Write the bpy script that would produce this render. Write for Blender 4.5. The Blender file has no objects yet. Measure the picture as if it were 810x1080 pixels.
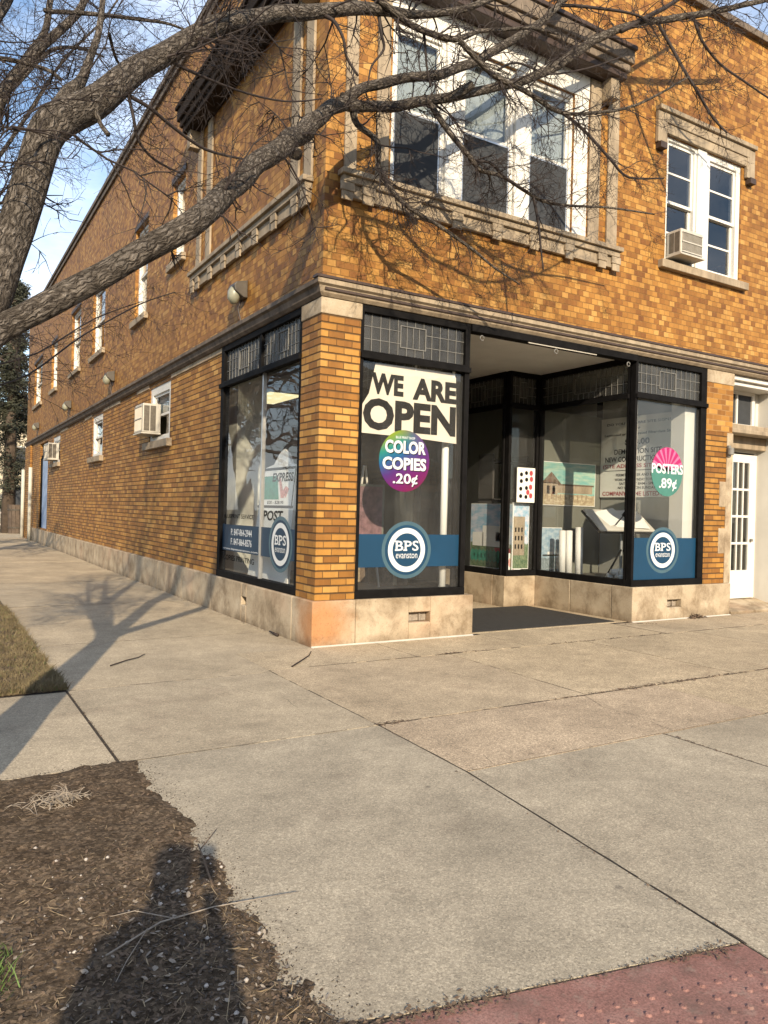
import bpy, bmesh, math, random
from mathutils import Vector, Matrix, noise
rad = math.radians
random.seed(7)
S = bpy.context.scene
COL = S.collection

# ------------------------------------------------------------------ camera
CAM = Vector((-3.6878, -7.5224, 1.5114)); YAW, PIT, ROL, FPX = 0.5444, -0.0008, 0.0255, 799.3
fw = Vector((math.sin(YAW)*math.cos(PIT), math.cos(YAW)*math.cos(PIT), math.sin(PIT)))
_r = Vector((math.cos(YAW), -math.sin(YAW), 0)); _u = _r.cross(fw)
CR = _r*math.cos(ROL)+_u*math.sin(ROL); CU = -_r*math.sin(ROL)+_u*math.cos(ROL)
cd = bpy.data.cameras.new('camera'); cam = bpy.data.objects.new('camera', cd); COL.objects.link(cam)
cd.sensor_fit = 'VERTICAL'; cd.sensor_height = 36; cd.sensor_width = 27; cd.lens = FPX/1080*36
cd.clip_start = 0.05; cd.clip_end = 2000
cam.matrix_world = Matrix(((CR.x, CU.x, -fw.x, CAM.x), (CR.y, CU.y, -fw.y, CAM.y), (CR.z, CU.z, -fw.z, CAM.z), (0, 0, 0, 1)))
S.camera = cam
# ------------------------------------------------------------------ light
SUN_AZ, SUN_EL = 19.0, 24.0
W = bpy.data.worlds.new('World'); S.world = W; W.use_nodes = True
wt = W.node_tree; wt.nodes.clear()
wo = wt.nodes.new('ShaderNodeOutputWorld'); wb = wt.nodes.new('ShaderNodeBackground')
sky = wt.nodes.new('ShaderNodeTexSky'); sky.sky_type = 'NISHITA'; sky.sun_disc = False
sky.sun_elevation = rad(SUN_EL); sky.sun_rotation = rad(180+SUN_AZ)
sky.air_density = 1.0; sky.dust_density = 0.6; sky.ozone_density = 1.2
tc = wt.nodes.new('ShaderNodeTexCoord'); mp = wt.nodes.new('ShaderNodeMapping'); mp.inputs['Scale'].default_value = (1, 1, 2.6)
nz = wt.nodes.new('ShaderNodeTexNoise'); nz.inputs['Scale'].default_value = 2.6; nz.inputs['Detail'].default_value = 7; nz.inputs['Roughness'].default_value = .58
rp = wt.nodes.new('ShaderNodeValToRGB'); rp.color_ramp.elements[0].position = .43; rp.color_ramp.elements[1].position = .66
mx = wt.nodes.new('ShaderNodeMix'); mx.data_type = 'RGBA'
mx.inputs[7].default_value = (6.2, 6.6, 7.4, 1)
ms = wt.nodes.new('ShaderNodeMath'); ms.operation = 'MULTIPLY'; ms.inputs[1].default_value = .75
L = wt.links.new
L(tc.outputs['Generated'], mp.inputs[0]); L(mp.outputs[0], nz.inputs['Vector']); L(nz.outputs[0], rp.inputs[0]); L(rp.outputs[0], ms.inputs[0]); L(ms.outputs[0], mx.inputs[0])
L(sky.outputs[0], mx.inputs[6]); L(mx.outputs[2], wb.inputs[0]); L(wb.outputs[0], wo.inputs[0])
wb.inputs[1].default_value = 0.15
sl = bpy.data.lights.new('sun', 'SUN'); sl.energy = 4.6; sl.angle = rad(.55); sl.color = (1, .84, .62)
so = bpy.data.objects.new('sun', sl); COL.objects.link(so)
ddir = Vector((math.sin(rad(SUN_AZ))*math.cos(rad(SUN_EL)), math.cos(rad(SUN_AZ))*math.cos(rad(SUN_EL)), -math.sin(rad(SUN_EL))))
so.rotation_euler = ddir.to_track_quat('-Z', 'Y').to_euler(); so.location = (-20, -40, 30)
vs = S.view_settings; vs.view_transform = 'Standard'; vs.look = 'None'; vs.exposure = 0.70; vs.gamma = 1; vs.use_curve_mapping = False
S.render.engine = 'CYCLES'
S.cycles.max_bounces = 8; S.cycles.diffuse_bounces = 4; S.cycles.glossy_bounces = 3; S.cycles.transparent_max_bounces = 16; S.cycles.transmission_bounces = 4
S.cycles.caustics_reflective = False; S.cycles.caustics_refractive = False

def D(x, y, d):
    return CAM + fw*d + CR*((x-405)/FPX*d) - CU*((y-540)/FPX*d)

# ------------------------------------------------------------------ materials
class N:
    def __init__(s, name):
        s.m = bpy.data.materials.new(name); s.m.use_nodes = True; s.t = s.m.node_tree
        s.b = s.t.nodes['Principled BSDF']; s.out = s.t.nodes['Material Output']
    def n(s, typ, **kw):
        o = s.t.nodes.new(typ)
        for k, v in kw.items(): setattr(o, k, v)
        return o
    def put(s, i, v):
        if hasattr(v, 'is_linked') and hasattr(v, 'links'): s.t.links.new(v, i)
        elif v is not None:
            if i.type == 'RGBA' and len(v) == 3: v = (*v, 1)
            i.default_value = v
    def math(s, op, a, b=None, c=None, clamp=False):
        o = s.n('ShaderNodeMath', operation=op, use_clamp=clamp)
        for k, v in enumerate((a, b, c)):
            if v is not None: s.put(o.inputs[k], v)
        return o.outputs[0]
    def pos(s): return s.n('ShaderNodeNewGeometry').outputs['Position']
    def uv(s): return s.n('ShaderNodeTexCoord').outputs['UV']
    def map(s, v, scale=(1, 1, 1), rot=(0, 0, 0)):
        o = s.n('ShaderNodeMapping'); s.put(o.inputs[0], v); o.inputs['Scale'].default_value = scale; o.inputs['Rotation'].default_value = rot; return o.outputs[0]
    def noise(s, v, scale, detail=4, rough=.55, dist=0):
        o = s.n('ShaderNodeTexNoise'); s.put(o.inputs['Vector'], v); o.inputs['Scale'].default_value = scale
        o.inputs['Detail'].default_value = detail; o.inputs['Roughness'].default_value = rough; o.inputs['Distortion'].default_value = dist; return o.outputs[0]
    def voro(s, v, scale, feature='F1', out=0):
        o = s.n('ShaderNodeTexVoronoi', feature=feature); s.put(o.inputs['Vector'], v); o.inputs['Scale'].default_value = scale; return o.outputs[out]
    def ramp(s, f, stops, interp='LINEAR'):
        o = s.n('ShaderNodeValToRGB'); s.put(o.inputs[0], f); e = o.color_ramp.elements; o.color_ramp.interpolation = interp
        while len(e) < len(stops): e.new(.5)
        for k, (p, c) in enumerate(stops):
            e[k].position = p; e[k].color = (*c, 1) if hasattr(c, '__len__') else (c, c, c, 1)
        return o.outputs[0]
    def mix(s, f, a, b, mode='MIX'):
        o = s.n('ShaderNodeMix', data_type='RGBA', blend_type=mode); s.put(o.inputs[0], f); s.put(o.inputs[6], a); s.put(o.inputs[7], b); return o.outputs[2]
    def bump(s, h, strength=.5, dist=.01):
        o = s.n('ShaderNodeBump'); s.put(o.inputs['Height'], h); o.inputs['Strength'].default_value = strength; o.inputs['Distance'].default_value = dist
        s.t.links.new(o.outputs[0], s.b.inputs['Normal'])
    def fin(s, col=None, rough=.7, metal=0, spec=None):
        if col is not None: s.put(s.b.inputs['Base Color'], col)
        s.put(s.b.inputs['Roughness'], rough); s.b.inputs['Metallic'].default_value = metal
        if spec is not None: s.b.inputs['Specular IOR Level'].default_value = spec
        return s.m

def plain(name, col, rough=.6, var=.12, scale=6, metal=0, bump=0, spec=None):
    s = N(name); p = s.pos(); f = s.noise(p, scale, 5, .6)
    a = tuple(c*(1-var) for c in col); b = tuple(min(1, c*(1+var)) for c in col)
    c = s.ramp(f, [(.3, a), (.7, b)])
    if bump: s.bump(s.noise(p, scale*8, 3), bump, .004)
    return s.fin(c, rough, metal, spec)

def brick_mat(name, w, h, mort, stops, mcol, bstr, stain=.5, vj=1.0):
    s = N(name); p = s.pos(); sp = s.n('ShaderNodeSeparateXYZ'); s.put(sp.inputs[0], p)
    wob = s.noise(p, 7, 2)
    u = s.math('ADD', sp.outputs[0], sp.outputs[1]); u = s.math('ADD', u, s.math('MULTIPLY', wob, .012))
    z = s.math('ADD', sp.outputs[2], s.math('MULTIPLY', wob, .006))
    rv = s.math('DIVIDE', z, h); row = s.math('FLOOR', rv); fv = s.math('FRACT', rv)
    uu = s.math('ADD', s.math('DIVIDE', u, w), s.math('MULTIPLY', s.math('MODULO', row, 2.0), .5))
    colm = s.math('FLOOR', uu); fu = s.math('FRACT', uu)
    cx = s.n('ShaderNodeCombineXYZ'); s.put(cx.inputs[0], colm); s.put(cx.inputs[1], row)
    wn = s.n('ShaderNodeTexWhiteNoise'); s.put(wn.inputs[0], cx.outputs[0])
    du = s.math('MULTIPLY', s.math('MINIMUM', fu, s.math('SUBTRACT', 1.0, fu)), w)
    dv = s.math('MULTIPLY', s.math('MINIMUM', fv, s.math('SUBTRACT', 1.0, fv)), h)
    d = s.math('MINIMUM', s.math('MULTIPLY', du, 1.25/vj), dv)
    d = s.math('ADD', d, s.math('MULTIPLY', s.math('SUBTRACT', s.noise(p, 45, 2), .5), .004))
    mask = s.math('MULTIPLY', s.math('SUBTRACT', d, mort*.32), 1/(mort*.4), clamp=True)
    patch = s.noise(p, 1.3, 3); sel = s.math('ADD', s.math('MULTIPLY', s.math('ADD', s.math('MULTIPLY', wn.outputs[0], .8), .08), 1.0), s.math('MULTIPLY', s.math('SUBTRACT', patch, .5), .55))
    bc = s.ramp(sel, stops)
    hd = s.n('ShaderNodeCombineXYZ'); s.put(hd.inputs[0], s.math('FLOOR', s.math('MULTIPLY', uu, 3.4))); s.put(hd.inputs[1], row)
    w3 = s.n('ShaderNodeTexWhiteNoise'); s.put(w3.inputs[0], hd.outputs[0]); bc = s.mix(s.math('MULTIPLY', w3.outputs[0], .5), bc, s.mix(1, bc, s.ramp(wn.outputs[0], [(.2, (.66, .60, .55)), (.75, (1.22, 1.27, 1.35))]), 'MULTIPLY'))
    tex = s.noise(s.map(p, (1, 1, 1)), 60, 4, .7); bc = s.mix(s.math('MULTIPLY', tex, .45), bc, s.mix(1, bc, (.55, .5, .45), 'MULTIPLY'))
    big = s.ramp(s.noise(s.map(p, (1, 1, .4)), .8, 6, .65), [(.36, .48), (.56, 1.0)])
    col = s.mix(mask, mcol, bc); col = s.mix(stain, col, s.mix(1, col, big, 'MULTIPLY'))
    fine = s.ramp(s.noise(s.map(p, (1, 1, .2)), 5, 4, .7), [(.35, .72), (.6, 1.0)]); col = s.mix(stain*.8, col, s.mix(1, col, fine, 'MULTIPLY'))
    hgt = s.math('ADD', mask, s.math('MULTIPLY', s.math('ADD', tex, s.math('MULTIPLY', wn.outputs[0], .8)), .3)); s.bump(hgt, bstr, .012)
    rgh = s.math('SUBTRACT', .85, s.math('MULTIPLY', mask, .22))
    return s.fin(col, rgh, 0, .35)

GOLD = [(.0, (.19, .073, .016)), (.18, (.255, .106, .020)), (.38, (.32, .142, .026)), (.6, (.38, .178, .034)), (.8, (.435, .220, .048)), (1., (.52, .30, .09))]
GOLDL = [(.0, (.235, .098, .020)), (.2, (.305, .134, .024)), (.42, (.37, .170, .031)), (.65, (.43, .208, .039)), (.85, (.49, .255, .058)), (1., (.57, .335, .10))]

M = {}
M['brick_low'] = brick_mat('tapestry_brick_raked', .198, .0835, .015, GOLDL, (.115, .062, .024), 1.0, .52, .45)
M['brick_up'] = brick_mat('tapestry_brick_flush', .112, .0795, .008, GOLD, (.27, .14, .042), .8, .42, .7)
M['brick_patch'] = brick_mat('repointed_brick', .205, .0835, .010, GOLDL, (.34, .20, .08), .4, .3)

def stone_mat():
    s = N('bedford_limestone'); p = s.pos()
    c = s.ramp(s.noise(p, 2.2, 6, .65), [(.25, (.25, .19, .125)), (.45, (.37, .295, .20)), (.75, (.46, .385, .28))])
    streak = s.ramp(s.noise(s.map(p, (1, 1, .9)), 2.6, 8, .7, .3), [(.36, (.42, .36, .29)), (.55, (1, 1, 1))]); c = s.mix(.8, c, s.mix(1, c, streak, 'MULTIPLY'))
    pink = s.ramp(s.noise(p, 1.1, 2), [(.55, 0.), (.75, .35)]); c = s.mix(pink, c, (.44, .26, .15))
    g = s.n('ShaderNodeVectorMath', operation='DISTANCE'); s.put(g.inputs[0], p); g.inputs[1].default_value = (.06, -.02, .27)
    rust = s.math('MULTIPLY', s.ramp(s.math('ADD', g.outputs['Value'], s.math('MULTIPLY', s.noise(p, 9, 4), .22)), [(.24, 1.), (.60, 0.)]), .85); c = s.mix(rust, c, (.40, .18, .065))
    spz = s.n('ShaderNodeSeparateXYZ'); s.put(spz.inputs[0], p); low = s.math('MULTIPLY', s.ramp(s.math('ADD', spz.outputs[2], s.math('MULTIPLY', s.noise(p, 3.2, 5, .7), .5)), [(.22, 1.), (.38, 0.)]), .7); c = s.mix(low, c, s.mix(1, c, (.42, .38, .33), 'MULTIPLY'))
    pit = s.ramp(s.noise(p, 55, 3, .6), [(.3, .6), (.42, 1.0)]); c = s.mix(.7, c, s.mix(1, c, pit, 'MULTIPLY'))
    s.bump(s.math('ADD', s.noise(p, 30, 5, .7), s.math('MULTIPLY', s.noise(p, 4, 3), .8)), .35, .01)
    return s.fin(c, .85)
M['stone'] = stone_mat()
def trim_mat(name, a, b, dark):
    s = N(name); p = s.pos(); c = s.ramp(s.noise(p, 3, 5, .65), [(.3, a), (.7, b)])
    st = s.ramp(s.noise(s.map(p, (2.5, 2.5, .5)), 3, 5, .7), [(.38, dark), (.6, 1.)]); c = s.mix(.8, c, s.mix(1, c, st, 'MULTIPLY'))
    s.bump(s.noise(p, 35, 4), .25, .006); return s.fin(c, .85)
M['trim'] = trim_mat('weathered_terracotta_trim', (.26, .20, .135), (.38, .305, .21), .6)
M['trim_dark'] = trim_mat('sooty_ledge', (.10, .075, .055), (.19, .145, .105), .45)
M['hood'] = plain('brown_hood_metal', (.045, .027, .02), .6, .35, 4)
M['hood_dark'] = plain('darkened_hood', (.026, .019, .015), .9, .35, 4, spec=.1)  # side hood's colour darkened to hide its sunlit stripes
M['hood_top'] = trim_mat('hood_fascia', (.15, .115, .082), (.23, .18, .135), .5)

def concrete_mat():
    s = N('sidewalk_concrete'); p = s.pos()
    at = s.n('ShaderNodeAttribute', attribute_name='tint'); sx = s.n('ShaderNodeSeparateColor'); s.put(sx.inputs[0], at.outputs['Color'])
    base = s.mix(sx.outputs[0], (.365, .318, .240), (.465, .370, .245)); base = s.mix(sx.outputs[2], base, (.425, .315, .235))
    bl = s.ramp(s.noise(p, .9, 6, .62), [(.3, .72), (.65, 1.08)]); c = s.mix(1, base, bl, 'MULTIPLY')
    b2 = s.ramp(s.noise(p, 5, 5, .7), [(.32, .8), (.6, 1.05)]); c = s.mix(.8, c, s.mix(1, c, b2, 'MULTIPLY'))
    agg = s.voro(p, 130, out=1); sa = s.n('ShaderNodeSeparateColor'); s.put(sa.inputs[0], agg)
    spk = s.ramp(sa.outputs[0], [(.0, .38), (.25, .82), (.7, 1.04), (1., 1.7)]); c = s.mix(s.math('ADD', .44, s.math('MULTIPLY', sx.outputs[1], .5)), c, s.mix(1, c, spk, 'MULTIPLY'))
    gr = s.ramp(s.noise(p, 210, 2, .7), [(.3, .6), (.7, 1.32)]); c = s.mix(.7, c, s.mix(1, c, gr, 'MULTIPLY'))
    gum = s.voro(p, 1.6); c = s.mix(s.math('MULTIPLY', s.ramp(s.math('ADD', gum, s.math('MULTIPLY', s.noise(p, 40, 2), .02)), [(.030, 1.), (.045, 0.)]), .55), c, (.10, .085, .07))
    sm = s.ramp(s.noise(p, 1.4, 6, .7, 1.2), [(.56, 0.), (.72, .5)]); c = s.mix(sm, c, s.mix(1, c, (.66, .62, .62), 'MULTIPLY'))
    dk = s.ramp(s.noise(s.map(p, (1, 1, 1)), 2.1, 7, .75, .6), [(.28, .35), (.36, 1.)]); c = s.mix(.55, c, s.mix(1, c, dk, 'MULTIPLY'))
    s.bump(s.math('ADD', s.math('MULTIPLY', s.noise(p, 150, 3), .7), s.noise(p, 18, 4)), .32, .006)
    return s.fin(c, .9, 0, .25)
M['concrete'] = concrete_mat()
def soil_mat():
    s = N('parkway_soil'); p = s.pos()
    c = s.ramp(s.noise(p, 9, 7, .7), [(.25, (.050, .035, .023)), (.5, (.125, .090, .060)), (.75, (.21, .16, .11))])
    c = s.mix(s.ramp(s.noise(p, 2.2, 4), [(.45, 0.), (.65, .5)]), c, (.105, .080, .056))
    v = s.voro(p, 70, out=1); sa = s.n('ShaderNodeSeparateColor'); s.put(sa.inputs[0], v)
    c = s.mix(.7, c, s.mix(1, c, s.ramp(sa.outputs[0], [(0, .35), (.6, 1.), (1, 2.1)]), 'MULTIPLY'))
    s.bump(s.math('ADD', s.noise(p, 60, 5, .75), s.noise(p, 14, 4)), .8, .03); return s.fin(c, .95, 0, .1)
M['soil'] = soil_mat()
M['joint'] = plain('joint_dirt', (.035, .026, .018), .95, .4, 12)
M['ground'] = plain('earth', (.10, .085, .055), .95, .3, .6)
M['asphalt'] = plain('asphalt', (.055, .053, .05), .9, .2, 3, bump=.3)
def tactile_mat():
    s = N('brick_red_tactile'); p = s.pos()
    c = s.ramp(s.noise(p, 6, 6, .7), [(.28, (.16, .082, .066)), (.5, (.24, .118, .096)), (.75, (.31, .18, .15))])
    d = s.ramp(s.noise(p, 110, 4, .75), [(.32, .45), (.6, 1.2)]); c = s.mix(.85, c, s.mix(1, c, d, 'MULTIPLY')); wr = s.ramp(s.noise(p, 13, 6, .75), [(.54, 0.), (.68, .6)]); c = s.mix(wr, c, (.27, .20, .16)); dt_ = s.ramp(s.noise(p, 3.5, 6, .7), [(.52, 0.), (.7, .6)]); c = s.mix(dt_, c, (.09, .065, .052))
    s.bump(s.noise(p, 120, 3), .3, .004); return s.fin(c, .85)
M['tactile'] = tactile_mat()
M['black'] = plain('black_painted_frame', (.007, .0065, .0065), .7, .4, 8, spec=.08)
M['white'] = plain('white_paint', (.62, .60, .55), .5, .05, 5)
M['offwhite'] = plain('aged_white_paint', (.50, .465, .40), .6, .12, 3)
M['ceil'] = plain('soffit_paint', (.72, .71, .68), .7, .08, 2)
M['panelgrey'] = plain('painted_panel', (.55, .53, .48), .55, .06, 2)
M['int_wall'] = plain('interior_wall', (.30, .295, .265), .8, .08, 1.5)
M['int_dark'] = plain('dark_interior', (.05, .045, .04), .8, .2, 2)
M['display_floor'] = plain('display_floor', (.10, .09, .08), .5, .2, 3)
M['backpanel'] = plain('olive_grey_panel', (.135, .135, .11), .6, .12, 1.5)
M['lead'] = plain('lead_came', (.17, .165, .15), .6, .15, 20, .0)
M['alu'] = plain('aluminium', (.55, .55, .54), .35, .06, 8, .8)
M['mat'] = plain('ribbed_rubber', (.018, .017, .016), .8, .3, 12, bump=.5)
M['screen'] = plain('insect_screen', (.03, .033, .037), .85, .15, 10)
M['blind'] = plain('sky_pale_blind', (.27, .30, .30), .7, .1, 1.2)  # pale tone also stands in for sky reflected in the upper sashes
M['roof'] = plain('roof_tar', (.03, .028, .027), .9)
M['paper'] = plain('paper_white', (.72, .70, .65), .6, .05, 3)
M['ink'] = plain('black_ink', (.010, .0095, .0095), .8, .1, spec=.05)
M['banner'] = plain('banner_paper', (.66, .58, .47), .6, .07, 2.5)
M['redink'] = plain('red_ink', (.35, .05, .06), .5, .1)
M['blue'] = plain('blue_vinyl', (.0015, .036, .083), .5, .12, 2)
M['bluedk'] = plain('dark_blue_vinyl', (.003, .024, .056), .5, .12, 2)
M['ring'] = plain('ring_vinyl', (.05, .10, .13), .4, .1)
M['vinylwhite'] = plain('white_vinyl', (.58, .60, .61), .35, .03)
M['pink'] = plain('magenta_print', (.34, .008, .10), .4, .08)
M['pinklt'] = plain('pink_print', (.52, .12, .24), .4, .08)
M['teal'] = plain('teal_print', (.05, .17, .135), .4, .1)
M['cream'] = plain('cream_fabric', (.45, .44, .38), .8, .1, 3, bump=.2)
M['acbody'] = plain('air_conditioner_casing', (.44, .41, .35), .5, .1, 6)
M['acgrille'] = plain('coil_grille', (.10, .085, .065), .7, .3, 20)
M['lens'] = plain('dusty_lens', (.24, .24, .18), .4, .15, 9)
M['bronze'] = plain('bronze_housing', (.06, .05, .038), .5, .25, 8)
M['boardblue'] = plain('pale_blue_boarding', (.27, .36, .52), .6, .2, 3)
M['mulch'] = plain('mulch', (.05, .038, .028), .9, .4, 20)
M['wood'] = plain('grey_brown_wood', (.085, .062, .045), .85, .35, 5, bump=.5)
M['yellowhouse'] = plain('cream_siding', (.50, .43, .31), .8, .06, 1)
M['shingle'] = plain('shingles', (.10, .09, .085), .9, .2, 2)
M['hedge'] = plain('hedge_leaf', (.035, .05, .02), .8, .4, 3)
M['needle'] = plain('spruce_needles', (.040, .042, .024), .8, .4, 2)
M['grassblade'] = plain('dormant_grass', (.15, .115, .058), .8, .45, 7)
M['grassgreen'] = plain('green_grass', (.09, .15, .035), .7, .3, 7)
M['straw'] = plain('straw', (.27, .205, .125), .8, .3, 30)
M['leafbrown'] = plain('dead_leaf', (.115, .078, .050), .8, .35, 30)
M['leafgrey'] = plain('bleached_leaf', (.26, .22, .175), .8, .3, 30)
M['pebble'] = plain('pebble', (.38, .34, .30), .7, .3, 40)
M['cloth'] = plain('dark_coat', (.03, .032, .04), .8, .2, 6)
M['skin'] = plain('skin', (.45, .28, .2), .55, .05)
M['green'] = plain('green_poster_ink', (.04, .22, .15), .5, .3, 12)

def bark_mat():
    s = N('fissured_bark'); u = s.uv(); wob = s.n('ShaderNodeTexNoise'); s.put(wob.inputs['Vector'], u); wob.inputs['Scale'].default_value = 16; wob.inputs['Detail'].default_value = 3
    w2 = s.mix(.06, u, wob.outputs[1])
    f = s.voro(s.map(w2, (46, 11, 1)), 1.0, 'DISTANCE_TO_EDGE'); f2 = s.voro(s.map(w2, (95, 30, 1)), 1.0, 'DISTANCE_TO_EDGE')
    n = s.noise(s.map(u, (70, 22, 1)), 1., 5, .75)
    h = s.math('ADD', s.math('ADD', s.math('MULTIPLY', s.math('MINIMUM', f, .28), 1.5), s.math('MULTIPLY', s.math('MINIMUM', f2, .3), .7)), s.math('MULTIPLY', n, .75))
    c = s.ramp(h, [(.36, (.025, .020, .016)), (.56, (.092, .077, .062)), (.8, (.175, .150, .124)), (1., (.27, .235, .20))])
    patch = s.ramp(s.noise(u, 6, 4, .6), [(.3, .6), (.7, 1.2)]); c = s.mix(.8, c, s.mix(1, c, patch, 'MULTIPLY'))
    s.bump(h, 1.0, .028); return s.fin(c, .95, 0, .1)
M['bark'] = bark_mat()
M['twig'] = plain('twig_bark', (.022, .0135, .010), .75, .3, 9)
M['farbark'] = plain('far_bark', (.10, .07, .055), .9, .3, 3)

def glass_mat(name, tint, refl=1.0, base=.03, rough=.0, haze=0):
    s = N(name); t = s.t
    tr = s.n('ShaderNodeBsdfTransparent'); tr.inputs[0].default_value = (*tint, 1)
    gl = s.n('ShaderNodeBsdfGlossy'); gl.inputs['Roughness'].default_value = rough; gl.inputs[0].default_value = (.96, .94, .92, 1)
    wob = s.noise(s.pos(), 1.7, 2); bp = s.n('ShaderNodeBump'); s.put(bp.inputs['Height'], wob); bp.inputs['Strength'].default_value = .035; bp.inputs['Distance'].default_value = .05
    t.links.new(bp.outputs[0], gl.inputs['Normal'])
    fr = s.n('ShaderNodeFresnel'); fr.inputs[0].default_value = 1.5
    f = s.math('ADD', s.math('MULTIPLY', fr.outputs[0], refl), base, clamp=True); bf = s.n('ShaderNodeNewGeometry').outputs['Backfacing']; f = s.math('MULTIPLY', f, s.math('SUBTRACT', 1.0, bf))
    mxs = s.n('ShaderNodeMixShader'); s.put(mxs.inputs[0], f); t.links.new(tr.outputs[0], mxs.inputs[1]); t.links.new(gl.outputs[0], mxs.inputs[2])
    last = mxs.outputs[0]
    if haze:  # pale diffuse film painted in for the haze of street and sky reflections
        df = s.n('ShaderNodeBsdfDiffuse'); df.inputs[0].default_value = (.62, .62, .6, 1); md = s.n('ShaderNodeMixShader')
        s.put(md.inputs[0], s.math('MULTIPLY', s.ramp(s.noise(s.map(s.pos(), (1, 1, .5)), 2.4, 5, .65), [(.3, haze*.45), (.7, haze*1.5)]), s.math('SUBTRACT', 1.0, bf)))
        t.links.new(last, md.inputs[1]); t.links.new(df.outputs[0], md.inputs[2]); last = md.outputs[0]
    t.links.new(last, s.out.inputs[0]); t.nodes.remove(s.b); return s.m
M['glass'] = glass_mat('shop_glass', (.965, .975, .975), .9, .01, 0, .034)
M['winglass'] = glass_mat('window_glass', (.95, .96, .96), 1.0, .05)
M['leadglass'] = glass_mat('textured_prism_glass', (.42, .42, .40), .35, .015, .3, .075)
M['tintglass'] = glass_mat('old_glass', (.75, .78, .76), 1.0, .05)

def gradient_mat():
    s = N('rainbow_print'); u = s.uv(); sp = s.n('ShaderNodeSeparateXYZ'); s.put(sp.inputs[0], u)
    f = s.math('ADD', s.math('MULTIPLY', sp.outputs[0], .35), s.math('MULTIPLY', s.math('SUBTRACT', 1., sp.outputs[1]), .75))
    f = s.math('ADD', f, s.math('MULTIPLY', s.math('SUBTRACT', s.noise(u, 6, 3), .5), .12))
    c = s.ramp(f, [(.16, (.16, .23, .015)), (.30, (.015, .17, .14)), (.44, (.012, .08, .20)), (.60, (.06, .018, .13)), (.80, (.115, .006, .09)), (.95, (.13, .008, .05))])
    c = s.mix(s.ramp(s.math('MULTIPLY', sp.outputs[0], sp.outputs[1]), [(.35, 0.), (.75, .8)]), c, (.10, .012, .12))
    return s.fin(c, .35)
M['rainbow'] = gradient_mat()

def picture_mat(name, horizon, skyc, sky2, groundc, bldg, seed, dark):
    s = N(name); u = s.uv(); sp = s.n('ShaderNodeSeparateXYZ'); s.put(sp.inputs[0], u)
    x, y = sp.outputs[0], sp.outputs[1]
    skyn = s.noise(s.map(u, (2, 5, 1)), 2, 5); c = s.mix(s.ramp(skyn, [(.4, 0.), (.65, 1.)]), skyc, sky2)
    nn = s.noise(s.map(u, (9, 9, 1)), 1.7, 5, .7); g = s.mix(s.ramp(nn, [(.38, 0.), (.6, 1.)]), groundc, dark)
    hmask = s.ramp(s.math('ADD', y, s.math('MULTIPLY', s.math('SUBTRACT', s.noise(s.map(u, (6, 1, 1)), 1, 3), .5), .12)), [(horizon-.01, 1.), (horizon+.01, 0.)])
    c = s.mix(hmask, c, g)
    return s.fin(c, .4)
M['pic_street'] = picture_mat('street_picture', .38, (.24, .42, .56), (.62, .60, .66), (.20, .24, .13), None, 1, (.05, .10, .05))
M['pic_arch'] = picture_mat('villa_picture', .25, (.16, .36, .33), (.36, .46, .36), (.50, .44, .30), None, 2, (.28, .2, .12))
M['pic_blue'] = picture_mat('blue_picture', .32, (.22, .33, .42), (.44, .52, .56), (.30, .34, .36), None, 3, (.14, .18, .2))
M['pic_dim'] = plain('faded_pink_print', (.16, .085, .09), .6, .5, 12)
M['pic_red'] = plain('red_floral_print', (.55, .25, .22), .5, .6, 22)

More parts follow.
